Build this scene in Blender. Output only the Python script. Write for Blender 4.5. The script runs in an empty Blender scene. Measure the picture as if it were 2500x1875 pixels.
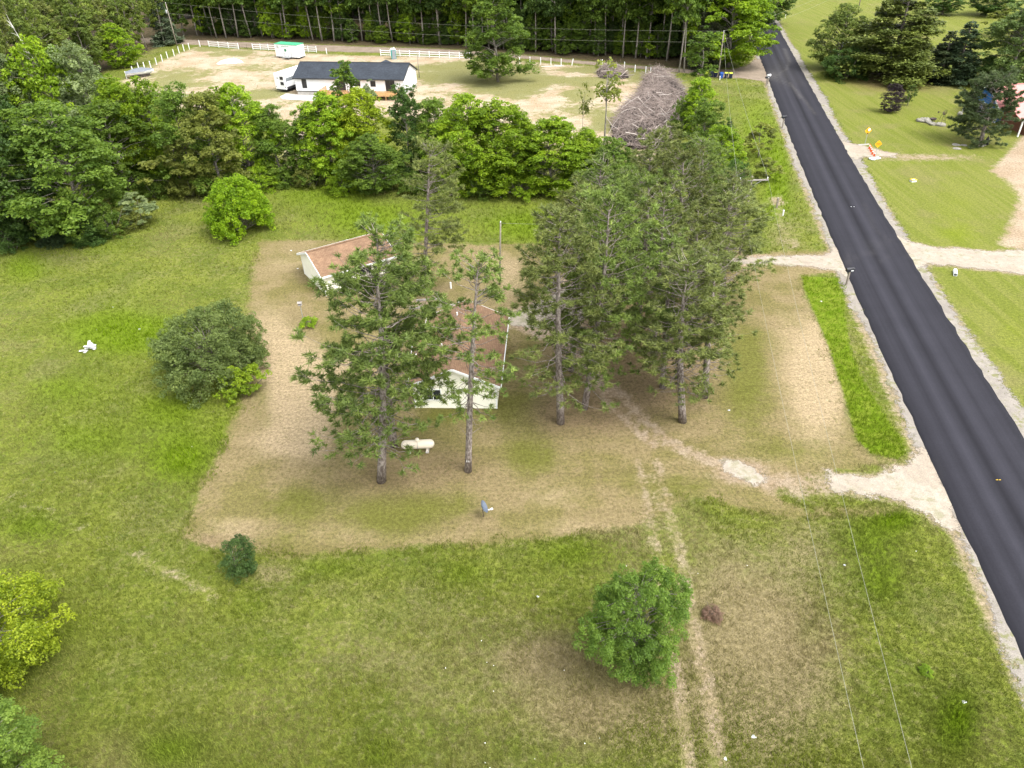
import bpy, bmesh, math, random
import numpy as np
from mathutils import Vector, Matrix

scene = bpy.context.scene
COL = scene.collection
rad = math.radians

# ------------------------------------------------------------------ camera
F_PX, PITCH, ROLL, CAM_H = 1800.0, rad(35.0), rad(2.0), 36.0
PW, PH = 2500.0, 1875.0
FWD = Vector((0, math.cos(PITCH), -math.sin(PITCH)))
_R0 = Vector((1, 0, 0)); _U0 = Vector((0, math.sin(PITCH), math.cos(PITCH)))
RGT = _R0 * math.cos(ROLL) - _U0 * math.sin(ROLL)
UPV = _U0 * math.cos(ROLL) + _R0 * math.sin(ROLL)
cam_data = bpy.data.cameras.new('camera')
cam_data.sensor_width = 36.0
cam_data.lens = F_PX / PW * 36.0
cam_data.clip_start = 0.5
cam_data.clip_end = 6000.0
cam = bpy.data.objects.new('camera', cam_data)
COL.objects.link(cam)
_m = Matrix((RGT, UPV, -FWD)).transposed().to_4x4()
_m.translation = Vector((0, 0, CAM_H))
cam.matrix_world = _m
scene.camera = cam

# ------------------------------------------------------------------ world, sun, exposure
SUN_EL, SUN_AZ = rad(58), rad(128)      # high soft sun behind thin cloud, azimuth clockwise from +Y
world = bpy.data.worlds.new('World'); scene.world = world
world.use_nodes = True
wn, wl = world.node_tree.nodes, world.node_tree.links
wn.clear()
sky = wn.new('ShaderNodeTexSky'); sky.sky_type = 'NISHITA'; sky.sun_disc = False
sky.sun_elevation = SUN_EL; sky.sun_rotation = SUN_AZ
sky.air_density = 1.0; sky.dust_density = 3.0; sky.ozone_density = 1.0
hs = wn.new('ShaderNodeHueSaturation'); hs.inputs['Saturation'].default_value = 0.15
bg = wn.new('ShaderNodeBackground'); bg.inputs['Strength'].default_value = 0.15
wo = wn.new('ShaderNodeOutputWorld')
wl.new(sky.outputs[0], hs.inputs['Color']); wl.new(hs.outputs[0], bg.inputs['Color']); wl.new(bg.outputs[0], wo.inputs['Surface'])
sun_data = bpy.data.lights.new('sun', 'SUN'); sun_data.energy = 0.85; sun_data.angle = rad(30); sun_data.color = (1.0, 0.955, 0.88)
sun = bpy.data.objects.new('sun', sun_data); COL.objects.link(sun)
_sd = Vector((math.sin(SUN_AZ) * math.cos(SUN_EL), math.cos(SUN_AZ) * math.cos(SUN_EL), math.sin(SUN_EL)))
sun.rotation_euler = _sd.to_track_quat('Z', 'Y').to_euler()
vs = scene.view_settings
scene.display_settings.display_device = 'sRGB'
vs.view_transform = 'Standard'; vs.look = 'None'; vs.gamma = 1.0; vs.use_curve_mapping = False
vs.exposure = 1.82
scene.cycles.max_bounces = 6
scene.cycles.diffuse_bounces = 3
scene.cycles.transmission_bounces = 3
scene.cycles.transparent_max_bounces = 4
scene.cycles.caustics_reflective = False
scene.cycles.caustics_refractive = False

# ------------------------------------------------------------------ helpers
def at(u, v, z=0.0):
    """ground point (height z) that the photograph shows at native pixel u, v"""
    d = FWD + RGT * ((u - PW / 2) / F_PX) - UPV * ((v - PH / 2) / F_PX)
    t = (z - CAM_H) / d.z
    return Vector((0, 0, CAM_H)) + d * t

def at_np(u, v, z=0.0):
    u = np.asarray(u, float); v = np.asarray(v, float)
    a = (u - PW / 2) / F_PX; b = (v - PH / 2) / F_PX
    dx = FWD.x + RGT.x * a - UPV.x * b
    dy = FWD.y + RGT.y * a - UPV.y * b
    dz = FWD.z + RGT.z * a - UPV.z * b
    t = (z - CAM_H) / dz
    return dx * t, dy * t

def height_at(base, vtop):
    """height of something standing at ground point base whose top shows at image row vtop"""
    lo, hi = 0.0, 60.0
    for _ in range(40):
        m = (lo + hi) / 2
        p = Vector((base.x, base.y, m)) - Vector((0, 0, CAM_H))
        v = PH / 2 - F_PX * p.dot(UPV) / p.dot(FWD)
        if v > vtop: lo = m
        else: hi = m
    return lo

def px_size(base, px):
    """metres that px native pixels span across at a ground point"""
    p = Vector((base.x, base.y, 0)) - Vector((0, 0, CAM_H))
    return px * p.dot(FWD) / F_PX

def tag(o, label=None, cat=None, group=None, kind=None):
    if label: o['label'] = label
    if cat: o['category'] = cat
    if group: o['group'] = group
    if kind: o['kind'] = kind
    return o

def empty(name, loc=(0, 0, 0), rz=0.0, scale=None):
    o = bpy.data.objects.new(name, None); COL.objects.link(o)
    o.empty_display_size = 0.5
    o.location = loc; o.rotation_euler = (0, 0, rz)
    if scale is not None: o.scale = scale
    return o

def thing(name, label, cat, loc=(0, 0, 0), rz=0.0, group=None, scale=None):
    return tag(empty(name, loc, rz, scale), label, cat, group)

def link_mesh(name, me, parent=None):
    o = bpy.data.objects.new(name, me); COL.objects.link(o)
    if parent is not None: o.parent = parent
    return o

def np_mesh(name, verts, faces, mat=None, smooth=False):
    """verts (n,3); faces (m,k) all with k corners"""
    verts = np.ascontiguousarray(verts, dtype=np.float32); faces = np.ascontiguousarray(faces, dtype=np.int32)
    me = bpy.data.meshes.new(name)
    n, (m, k) = len(verts), faces.shape
    me.vertices.add(n); me.vertices.foreach_set('co', verts.ravel())
    me.loops.add(m * k); me.loops.foreach_set('vertex_index', faces.ravel())
    me.polygons.add(m)
    me.polygons.foreach_set('loop_start', np.arange(0, m * k, k, dtype=np.int32))
    me.polygons.foreach_set('loop_total', np.full(m, k, dtype=np.int32))
    if smooth: me.polygons.foreach_set('use_smooth', np.ones(m, dtype=bool))
    me.update(calc_edges=True)
    if mat is not None: me.materials.append(mat)
    return me

def set_attr(me, name, arr, domain='POINT'):
    a = me.attributes.new(name, 'FLOAT', domain)
    a.data.foreach_set('value', np.ascontiguousarray(arr, dtype=np.float32))

class MB:
    """collects faces, then becomes one mesh"""
    def __init__(s): s.v = []; s.f = []
    def add(s, vs, fs):
        b = len(s.v); s.v += [tuple(p) for p in vs]; s.f += [tuple(i + b for i in f) for f in fs]; return s
    def box(s, x0, x1, y0, y1, z0, z1):
        return s.add([(x0, y0, z0), (x1, y0, z0), (x1, y1, z0), (x0, y1, z0), (x0, y0, z1), (x1, y0, z1), (x1, y1, z1), (x0, y1, z1)],
                     [(3, 2, 1, 0), (4, 5, 6, 7), (0, 1, 5, 4), (1, 2, 6, 5), (2, 3, 7, 6), (3, 0, 4, 7)])
    def bar(s, p, q, w, h=None, up=(0, 0, 1)):
        """rectangular bar from p to q"""
        h = h or w; p, q = Vector(p), Vector(q); d = (q - p).normalized(); u = Vector(up)
        if abs(d.dot(u)) > 0.99: u = Vector((0, 1, 0))
        a = d.cross(u).normalized() * (w / 2); b = a.cross(d).normalized() * (h / 2)
        return s.add([p - a - b, p + a - b, p + a + b, p - a + b, q - a - b, q + a - b, q + a + b, q - a + b],
                     [(0, 1, 2, 3), (7, 6, 5, 4), (4, 5, 1, 0), (5, 6, 2, 1), (6, 7, 3, 2), (7, 4, 0, 3)])
    def tube(s, pts, rs, n=8, cap=True):
        pts = [Vector(p) for p in pts]
        if not hasattr(rs, '__len__'): rs = [rs] * len(pts)
        b = len(s.v); ref = None
        for i, p in enumerate(pts):
            d = (pts[min(i + 1, len(pts) - 1)] - pts[max(i - 1, 0)]).normalized()
            if ref is None:
                ref = d.orthogonal().normalized()
            ref = (ref - d * ref.dot(d)).normalized(); e = d.cross(ref)
            for k in range(n):
                a = 2 * math.pi * k / n
                s.v.append(tuple(p + (ref * math.cos(a) + e * math.sin(a)) * rs[i]))
        for i in range(len(pts) - 1):
            for k in range(n):
                k2 = (k + 1) % n
                s.f.append((b + i * n + k, b + i * n + k2, b + (i + 1) * n + k2, b + (i + 1) * n + k))
        if cap:
            s.f.append(tuple(b + k for k in reversed(range(n)))); e = b + (len(pts) - 1) * n
            s.f.append(tuple(e + k for k in range(n)))
        return s
    def lathe(s, prof, n=16, c=(0, 0, 0), axis='z'):
        """profile of (radius, height)"""
        b = len(s.v)
        for r, h in prof:
            for k in range(n):
                a = 2 * math.pi * k / n; x, y = r * math.cos(a), r * math.sin(a)
                p = (x, y, h) if axis == 'z' else (h, x, y)
                s.v.append((c[0] + p[0], c[1] + p[1], c[2] + p[2]))
        for i in range(len(prof) - 1):
            for k in range(n):
                k2 = (k + 1) % n
                s.f.append((b + i * n + k, b + i * n + k2, b + (i + 1) * n + k2, b + (i + 1) * n + k))
        s.f.append(tuple(b + k for k in reversed(range(n)))); e = b + (len(prof) - 1) * n
        s.f.append(tuple(e + k for k in range(n)))
        return s
    def blob(s, c, r, seed=0, amp=0.25, flat=1.0, n=10, m=7):
        rg = random.Random(seed); b = len(s.v)
        ph = [(rg.uniform(1, 3), rg.uniform(0, 6.3), rg.uniform(1, 3)) for _ in range(4)]
        for i in range(m):
            th = math.pi * (i + 0.5) / m
            for k in range(n):
                a = 2 * math.pi * k / n
                q = 1 + amp * sum(math.sin(f * a + p + g * th) for f, p, g in ph) / 2.2 if True else 1
                f0 = round(ph[0][0]); q = 1 + amp * (math.sin(f0 * a + ph[0][1] + 2 * th) + math.sin(2 * a + ph[1][1] - 3 * th)) / 2 + rg.uniform(-amp, amp) * 0.4
                s.v.append((c[0] + r * q * math.sin(th) * math.cos(a), c[1] + r * q * math.sin(th) * math.sin(a), c[2] + r * q * flat * math.cos(th)))
        for i in range(m - 1):
            for k in range(n):
                k2 = (k + 1) % n
                s.f.append((b + i * n + k2, b + i * n + k, b + (i + 1) * n + k, b + (i + 1) * n + k2))
        s.f.append(tuple(b + k for k in range(n))); e = b + (m - 1) * n
        s.f.append(tuple(e + k for k in reversed(range(n))))
        return s
    def mesh(s, name, mat=None, smooth=False):
        me = bpy.data.meshes.new(name); me.from_pydata(s.v, [], s.f); me.update()
        if mat: me.materials.append(mat)
        if smooth: me.polygons.foreach_set('use_smooth', np.ones(len(me.polygons), dtype=bool))
        return me
    def build(s, name, mat=None, parent=None, smooth=False):
        return link_mesh(name, s.mesh(name, mat, smooth), parent)

# ------------------------------------------------------------------ materials
class NT:
    def __init__(s, name):
        s.m = bpy.data.materials.new(name); s.m.use_nodes = True
        s.n = s.m.node_tree.nodes; s.l = s.m.node_tree.links; s.n.clear()
        s.out = s.n.new('ShaderNodeOutputMaterial')
    def node(s, t, **kw):
        n = s.n.new(t)
        for k, v in kw.items(): setattr(n, k, v)
        return n
    def put(s, sock, val):
        if isinstance(val, bpy.types.NodeSocket): s.l.new(val, sock)
        elif val is not None:
            if hasattr(sock.default_value, '__len__') and not hasattr(val, '__len__'): val = (val, val, val, 1)[:len(sock.default_value)]
            elif hasattr(val, '__len__') and len(val) == 3 and len(sock.default_value) == 4: val = (*val, 1)
            sock.default_value = val
    def math(s, op, a, b=None, c=None, clamp=False):
        n = s.node('ShaderNodeMath', operation=op, use_clamp=clamp)
        s.put(n.inputs[0], a)
        if b is not None: s.put(n.inputs[1], b)
        if c is not None: s.put(n.inputs[2], c)
        return n.outputs[0]
    def noise(s, vec, scale, detail=3.0, rough=0.55, dist=0.0):
        n = s.node('ShaderNodeTexNoise'); n.noise_dimensions = '3D'
        s.put(n.inputs['Vector'], vec); n.inputs['Scale'].default_value = scale; n.inputs['Detail'].default_value = detail
        n.inputs['Roughness'].default_value = rough; n.inputs['Distortion'].default_value = dist
        return n.outputs['Fac']
    def ss(s, x, lo, hi):
        n = s.node('ShaderNodeMapRange', interpolation_type='SMOOTHSTEP')
        s.put(n.inputs[0], x); s.put(n.inputs[1], lo); s.put(n.inputs[2], hi)
        return n.outputs[0]
    def rng(s, x, lo, hi, a, b):
        n = s.node('ShaderNodeMapRange'); s.put(n.inputs[0], x)
        for i, v in enumerate((lo, hi, a, b)): n.inputs[i + 1].default_value = v
        return n.outputs[0]
    def mix(s, f, a, b, mode='MIX'):
        n = s.node('ShaderNodeMix', data_type='RGBA', blend_type=mode, clamp_factor=True)
        s.put(n.inputs['Factor'], f); s.put(n.inputs[6], a); s.put(n.inputs[7], b)
        return n.outputs[2]
    def scale(s, col, f):
        n = s.node('ShaderNodeVectorMath', operation='SCALE'); s.put(n.inputs[0], col); s.put(n.inputs['Scale'], f)
        return n.outputs[0]
    def attr(s, name, typ='GEOMETRY'):
        n = s.node('ShaderNodeAttribute', attribute_name=name, attribute_type=typ); return n
    def pos(s): return s.node('ShaderNodeNewGeometry').outputs['Position']
    def obj(s): return s.node('ShaderNodeTexCoord').outputs['Object']
    def map(s, vec, scale=(1, 1, 1), rot=(0, 0, 0), loc=(0, 0, 0)):
        n = s.node('ShaderNodeMapping'); s.put(n.inputs['Vector'], vec)
        n.inputs['Scale'].default_value = scale; n.inputs['Rotation'].default_value = rot; n.inputs['Location'].default_value = loc
        return n.outputs[0]
    def bump(s, h, strength=0.4, dist=0.05):
        n = s.node('ShaderNodeBump'); s.put(n.inputs['Height'], h); n.inputs['Strength'].default_value = strength; n.inputs['Distance'].default_value = dist
        return n.outputs[0]
    def principled(s, col, rough=0.8, spec=0.3, normal=None, metal=0.0):
        b = s.node('ShaderNodeBsdfPrincipled')
        s.put(b.inputs['Base Color'], col); s.put(b.inputs['Roughness'], rough); b.inputs['Specular IOR Level'].default_value = spec
        b.inputs['Metallic'].default_value = metal
        if normal is not None: s.l.new(normal, b.inputs['Normal'])
        s.l.new(b.outputs[0], s.out.inputs['Surface'])
        return b
    def surf(s, sh): s.l.new(sh, s.out.inputs['Surface']); return s.m

def plain(name, col, rough=0.6, spec=0.3, var=0.12, scale=3.0, metal=0.0, bump=0.0):
    t = NT(name); p = t.obj()
    f = t.rng(t.noise(p, scale, 4, 0.6), 0.3, 0.7, 1 - var, 1 + var)
    h = t.bump(t.noise(p, scale * 6, 3), bump, 0.02) if bump else None
    t.principled(t.scale(col, f), rough, spec, h, metal)
    return t.m

M = {}
M['cream'] = plain('cream_siding', (0.82, 0.80, 0.67), 0.55, 0.3, 0.06, 1.2)
M['white'] = plain('white_paint', (0.78, 0.79, 0.78), 0.5, 0.3, 0.05, 1.5)
M['white_siding'] = plain('white_siding', (0.80, 0.81, 0.82), 0.5, 0.3, 0.03, 0.6)
M['vinyl'] = plain('white_vinyl', (0.76, 0.77, 0.76), 0.45, 0.35, 0.05, 2)
M['dark'] = plain('dark_trim', (0.03, 0.032, 0.036), 0.5, 0.4)
M['black'] = plain('black_plastic', (0.014, 0.015, 0.02), 0.4, 0.4)
M['rubber'] = plain('tyre_rubber', (0.018, 0.018, 0.018), 0.85, 0.2)
M['glass'] = plain('window_glass', (0.02, 0.024, 0.03), 0.08, 0.6, 0.2)
M['concrete'] = plain('concrete', (0.42, 0.40, 0.37), 0.9, 0.2, 0.15, 2, bump=0.3)
M['galv'] = plain('galvanised_steel', (0.42, 0.44, 0.45), 0.45, 0.4, 0.1, 3, 0.5)
M['wood_pole'] = plain('weathered_pole_wood', (0.23, 0.20, 0.165), 0.9, 0.15, 0.25, 4, bump=0.3)
M['grey_wood'] = plain('grey_weathered_wood', (0.30, 0.275, 0.25), 0.9, 0.15, 0.2, 3, bump=0.3)
M['cedar'] = plain('new_cedar_wood', (0.46, 0.27, 0.12), 0.7, 0.2, 0.2, 1.5)
M['bin_dark'] = plain('navy_bin_plastic', (0.012, 0.018, 0.04), 0.5, 0.4)
M['bin_blue'] = plain('blue_bin_plastic', (0.015, 0.07, 0.30), 0.5, 0.4)
M['lime'] = plain('lime_lid_plastic', (0.42, 0.50, 0.05), 0.5, 0.4)
M['orange'] = plain('orange_plastic', (0.75, 0.13, 0.02), 0.5, 0.4)
M['sign'] = plain('sign_orange', (0.80, 0.38, 0.01), 0.4, 0.4)
M['teal'] = plain('teal_plastic', (0.01, 0.30, 0.29), 0.5, 0.4)
M['grey_plastic'] = plain('grey_plastic', (0.22, 0.24, 0.26), 0.5, 0.4)
M['green_roof'] = plain('green_metal_roof', (0.06, 0.36, 0.19), 0.45, 0.4)
M['green_print'] = plain('green_print', (0.05, 0.22, 0.12), 0.6, 0.2)
M['grey_print'] = plain('grey_print', (0.18, 0.2, 0.21), 0.6, 0.2)
M['cover'] = plain('grey_canvas_cover', (0.16, 0.175, 0.20), 0.8, 0.2, 0.12, 2, bump=0.5)
M['hull'] = plain('white_hull', (0.72, 0.74, 0.76), 0.3, 0.4)
M['tarp'] = plain('white_plastic_sheet', (0.74, 0.76, 0.79), 0.4, 0.4, 0.1, 2)
M['tank'] = plain('tank_paint', (0.68, 0.60, 0.48), 0.35, 0.4, 0.05, 1.5)
M['dish'] = plain('dish_blue_grey', (0.085, 0.105, 0.14), 0.45, 0.4)
M['rock'] = plain('pale_rock', (0.25, 0.235, 0.20), 0.9, 0.2, 0.3, 4, bump=0.6)
M['iron'] = plain('rusty_iron', (0.06, 0.045, 0.038), 0.7, 0.3, 0.3)
M['blue_wall'] = plain('blue_siding', (0.012, 0.09, 0.27), 0.55, 0.3)
M['red_roof'] = plain('faded_red_metal', (0.56, 0.22, 0.20), 0.5, 0.35, 0.08, 1)
M['brick_brown'] = plain('brown_wall', (0.14, 0.06, 0.035), 0.8, 0.2)
M['wire'] = plain('wire', (0.22, 0.22, 0.17), 0.5, 0.4)
M['pale_stick'] = plain('pale_branch', (0.45, 0.40, 0.36), 0.9, 0.15, 0.2, 2)
M['bleached'] = plain('bleached_wood', (0.50, 0.49, 0.50), 0.9, 0.15, 0.2, 3)
M['yellow'] = plain('yellow_plastic', (0.6, 0.40, 0.04), 0.5, 0.4)

def shingle_material(name, c1, c2, c3, row=0.16, tab=0.30):
    t = NT(name); p = t.obj()
    b = t.node('ShaderNodeTexBrick'); b.offset = 0.5
    t.put(b.inputs['Vector'], p)
    b.inputs['Color1'].default_value = (*c1, 1); b.inputs['Color2'].default_value = (*c2, 1); b.inputs['Mortar'].default_value = (*c3, 1)
    b.inputs['Scale'].default_value = 1.0; b.inputs['Mortar Size'].default_value = 0.012; b.inputs['Mortar Smooth'].default_value = 0.3
    b.inputs['Bias'].default_value = 0.0; b.inputs['Brick Width'].default_value = tab; b.inputs['Row Height'].default_value = row
    w = t.math('MULTIPLY', t.rng(t.noise(p, 0.5, 4), 0.3, 0.7, 0.82, 1.18), t.rng(t.noise(p, 3.2, 3), 0.3, 0.7, 0.86, 1.14))
    g = t.rng(t.noise(p, 30, 2), 0.3, 0.7, 0.85, 1.15)
    t.principled(t.scale(b.outputs['Color'], t.math('MULTIPLY', w, g)), 0.9, 0.2, t.bump(b.outputs['Fac'], -0.4, 0.01))
    return t.m
M['shingle_brown'] = shingle_material('brown_shingle', (0.240, 0.152, 0.092), (0.185, 0.112, 0.068), (0.115, 0.068, 0.048))
M['shingle_dark'] = shingle_material('charcoal_shingle', (0.040, 0.048, 0.060), (0.030, 0.036, 0.046), (0.02, 0.023, 0.03), 0.2, 0.4)

def leaf_material(name, trans=0.35, var=0.45):
    t = NT(name)
    oi = t.node('ShaderNodeObjectInfo'); lv = t.attr('lv').outputs['Fac']
    k = t.rng(lv, 0, 1, 1 - var, 1 + var)
    k2 = t.rng(oi.outputs['Random'], 0, 1, 0.85, 1.15)
    c = t.scale(oi.outputs['Color'], t.math('MULTIPLY', k, k2))
    hsv = t.node('ShaderNodeHueSaturation'); t.put(hsv.inputs['Color'], c)
    t.put(hsv.inputs['Hue'], t.rng(lv, 0, 1, 0.508, 0.478))
    c = hsv.outputs[0]
    d = t.node('ShaderNodeBsdfPrincipled'); t.put(d.inputs['Base Color'], c); d.inputs['Roughness'].default_value = 0.55
    d.inputs['Specular IOR Level'].default_value = 0.25
    tr = t.node('ShaderNodeBsdfTranslucent'); t.put(tr.inputs['Color'], t.mix(0.5, c, t.mix(1.0, c, (1.5, 1.6, 0.5), 'MULTIPLY')))
    mx = t.node('ShaderNodeMixShader'); mx.inputs[0].default_value = trans
    t.l.new(d.outputs[0], mx.inputs[1]); t.l.new(tr.outputs[0], mx.inputs[2])
    return t.surf(mx.outputs[0])
M['leaf'] = leaf_material('leaves', 0.45, 0.42)
M['needle'] = leaf_material('needles', 0.25, 0.5)

def bark_material(name, c1, c2, zs=0.25):
    t = NT(name); p = t.map(t.obj(), (1, 1, zs))
    n = t.noise(p, 9, 4, 0.65)
    t.principled(t.mix(t.ss(n, 0.38, 0.62), c1, c2), 0.92, 0.15, t.bump(n, 0.9, 0.04))
    return t.m
M['bark'] = bark_material('grey_bark', (0.13, 0.115, 0.095), (0.30, 0.27, 0.23))
M['bark_pine'] = bark_material('pine_bark', (0.12, 0.095, 0.082), (0.30, 0.26, 0.23), 0.35)
M['bark_birch'] = bark_material('birch_bark', (0.30, 0.29, 0.26), (0.62, 0.60, 0.55), 0.6)
SHEETS = []
# ------------------------------------------------------------------ ground zones (polygons read off the photograph, laid on the ground)
def W2(pts): return np.array([tuple(at(u, v))[:2] for u, v in pts])

Z_LAWN = W2([(640, 588), (760, 585), (900, 592), (1250, 596), (1580, 600), (1720, 612), (1860, 615), (2040, 612), (2060, 668), (1957, 672), (1962, 705), (2020, 850), (2068, 1000), (2088, 1078), (2130, 1112), (2190, 1125),
             (2010, 1155), (1900, 1210), (1960, 1245), (2200, 1240), (2190, 1252), (1900, 1262), (1700, 1215), (1590, 1262), (1560, 1290), (1400, 1306), (1200, 1325), (1000, 1340), (800, 1348), (690, 1352),
             (560, 1345), (480, 1335), (450, 1312), (470, 1255), (490, 1180), (545, 1085), (570, 1035), (592, 960), (600, 930), (585, 880), (610, 800), (608, 720), (617, 650)])
Z_DITCH = W2([(1957, 674), (2050, 678), (2066, 700), (2062, 760), (2078, 850), (2108, 930), (2160, 1010), (2204, 1078), (2215, 1108), (2190, 1122), (2130, 1110), (2092, 1075), (2068, 995), (2022, 848), (1962, 705)])
Z_LOT = W2([(296, 200), (340, 172), (480, 114), (600, 121), (850, 136), (1150, 138), (1300, 152), (1500, 167), (1620, 180), (1690, 210), (1650, 300), (1600, 390), (1500, 400), (1300, 340), (1100, 300), (950, 285),
            (830, 310), (760, 370), (740, 440), (700, 450), (690, 300), (560, 270), (430, 262), (380, 232), (330, 215)])
Z_WOOD = W2([(-900, 300), (0, 250), (200, 205), (300, 150), (420, 104), (600, 101), (850, 111), (1050, 117), (1200, 126), (1400, 145), (1500, 154), (1650, 166), (1760, 168), (1800, 120), (1815, 40), (1845, -60), (1700, -250), (0, -250), (-900, -200)])
Z_RIGHT = W2([(1850, 0), (1905, 60), (2020, 240), (2160, 480), (2440, 920), (2600, 1150), (2900, 1150), (2900, -100), (1900, -120)])
Z_LOTR = W2([(2500, 325), (2474, 360), (2440, 395), (2417, 418), (2464, 445), (2490, 480), (2470, 540), (2440, 600), (2520, 612), (2700, 612), (2700, 325)])
Z_WAY = W2([(1860, 622), (1700, 628), (1560, 627), (1440, 650), (1360, 690), (1290, 742), (1215, 762), (1215, 797), (1262, 803), (1335, 835), (1395, 885), (1440, 935), (1475, 965), (1505, 965), (1478, 930), (1445, 865), (1425, 800), (1445, 742), (1505, 692), (1600, 665), (1740, 655), (1880, 648)])
T_RUT = [([(1475, 965), (1489, 992), (1518, 1015), (1545, 1040), (1567, 1062), (1596, 1088)], 0.5, 1.0), ([(1490, 940), (1515, 961), (1540, 990), (1561, 1016), (1590, 1040), (1616, 1062), (1651, 1088), (1706, 1114), (1760, 1135)], 0.62, 1.0),
         ([(1560, 1120), (1572, 1180), (1582, 1256), (1596, 1305), (1605, 1351), (1620, 1450), (1640, 1571), (1656, 1666), (1665, 1745), (1684, 1875), (1690, 1990)], 0.62, 0.66),
         ([(1605, 1130), (1620, 1200), (1637, 1256), (1651, 1305), (1662, 1363), (1675, 1429), (1697, 1546), (1719, 1635), (1738, 1745), (1754, 1875), (1765, 1990)], 0.62, 0.72),
         ([(330, 1355), (400, 1392), (450, 1415), (520, 1450)], 0.55, 0.62), ([(20, 1205), (100, 1245), (180, 1285), (260, 1325), (345, 1365)], 0.9, 0.38), ([(520, 1450), (600, 1490), (700, 1540)], 0.7, 0.36),
         ([(1860, 1172), (1940, 1188), (2030, 1182)], 1.5, 0.95), ([(1640, 1082), (1706, 1114), (1770, 1138)], 1.1, 0.8), ([(1840, 1245), (1950, 1250), (2100, 1248)], 0.6, 0.25)]
# soft patches: u, v, half-width, half-height (native pixels), strength
B_LUSH = [(250, 950, 320, 240, .22), (330, 800, 160, 40, .9), (300, 830, 90, 30, .7), (440, 1120, 75, 55, 1.1), (200, 1080, 160, 50, .5), (90, 1290, 90, 40, .7), (420, 1000, 90, 50, .6), (870, 530, 130, 45, .8), (1300, 550, 120, 40, 1.0), (760, 470, 130, 30, .7), (1100, 500, 140, 40, .5),
          (520, 500, 60, 40, .2), (60, 650, 60, 40, .8), (1130, 1400, 80, 40, .5), (1400, 1350, 120, 40, .6), (800, 1390, 100, 30, .5), (2120, 1320, 90, 60, .8), (2190, 1270, 50, 20, 1.0), (2340, 1760, 55, 70, 1.3), (2150, 1420, 60, 60, .7), (1900, 1130, 40, 18, .9),
          (1760, 1190, 120, 25, .6), (420, 1830, 120, 60, .7), (620, 1480, 60, 50, .4), (180, 1560, 120, 80, .3), (1850, 330, 60, 100, .7), (1900, 430, 25, 70, 1.1), (1900, 520, 60, 60, .4), (2330, 520, 70, 90, .42), (2360, 575, 60, 30, .35), (2480, 800, 60, 90, .45), (2260, 300, 200, 30, .35), (2200, 180, 200, 60, .2), (2400, 30, 150, 20, .4),
          (1420, 1560, 60, 30, .3), (270, 720, 120, 50, .25), (920, 1840, 40, 40, .5), (1960, 1560, 50, 80, .3),
          (1000, 560, 80, 25, .5), (250, 590, 100, 40, .4), (150, 950, 90, 40, .5), (560, 1080, 40, 60, .5)]
B_DRY = [(760, 960, 60, 120, .5), (680, 850, 50, 90, .5), (2000, 900, 50, 150, .5), (1850, 1500, 200, 220, .45), (1750, 1720, 200, 160, .5), (1400, 1680, 200, 120, .4), (1050, 1720, 520, 150, .22), (1900, 1650, 250, 250, .2), (730, 950, 90, 110, 1.0), (640, 780, 60, 70, .5), (900, 900, 120, 60, .5), (2000, 930, 90, 150, .8), (1900, 800, 80, 120, .4), (1350, 1210, 100, 40, .6), (900, 1300, 220, 35, .5), (1400, 1290, 160, 25, .5), (560, 1290, 90, 40, .6), (690, 1080, 110, 40, .7),
         (1330, 1600, 110, 50, .8), (1450, 1750, 140, 70, .45), (1560, 1400, 60, 120, .3), (1900, 1600, 120, 160, .45), (1960, 1330, 80, 80, .35), (1750, 1450, 90, 120, .4), (660, 1400, 60, 30, .7), (1200, 1500, 160, 60, .3), (480, 620, 100, 40, .25), (700, 640, 70, 30, .5), (2420, 640, 60, 40, .3), (2380, 570, 40, 30, .3), (900, 1600, 160, 70, .25), (1200, 640, 120, 40, .5), (1240, 700, 60, 50, .6), (900, 760, 60, 60, .5), (1910, 560, 40, 50, .6), (2240, 480, 40, 60, .25)]
B_NEED = [(930, 1170, 160, 70, .8), (1140, 1130, 110, 60, .6), (1400, 1010, 150, 60, .9), (1600, 940, 170, 90, .8), (1600, 780, 180, 110, .9), (1050, 720, 90, 40, .6), (1420, 820, 110, 80, .6), (2180, 200, 150, 30, 1.0), (1500, 1320, 30, 20, .2), (520, 1320, 50, 25, .8), (2380, 360, 90, 14, .4), (1340, 1590, 90, 45, .7), (1250, 1320, 150, 20, .4), (740, 690, 60, 40, .35), (980, 870, 80, 60, .4)]
B_GREEN = [(960, 1250, 110, 60, 1.0), (730, 1230, 90, 50, .7), (1820, 900, 60, 130, .9), (1300, 1120, 80, 50, .7), (1080, 1010, 80, 40, .6), (1130, 1230, 70, 30, .5), (850, 650, 80, 40, .4), (1650, 1190, 120, 40, .6), (1500, 620, 150, 20, .4), (1260, 1000, 80, 60, .6), (640, 980, 20, 80, .4), (1950, 1100, 120, 30, .5), (680, 1320, 60, 25, .5)]
B_BARE = [(1810, 1150, 62, 30, 1.6), (2060, 1180, 60, 22, .9), (1330, 1440, 25, 12, .5), (530, 1335, 60, 16, .5), (1890, 490, 24, 12, .8), (1905, 530, 20, 60, .55), (1940, 595, 16, 12, .8), (2320, 370, 20, 6, .0), (2250, 384, 160, 10, .9), (1750, 200, 50, 6, .5), (1000, 742, 60, 12, .8), (1060, 745, 60, 12, .9), (200, 605, 25, 8, .6), (1800, 80, 20, 40, .0), (1850, 205, 40, 10, .5)]

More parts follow.
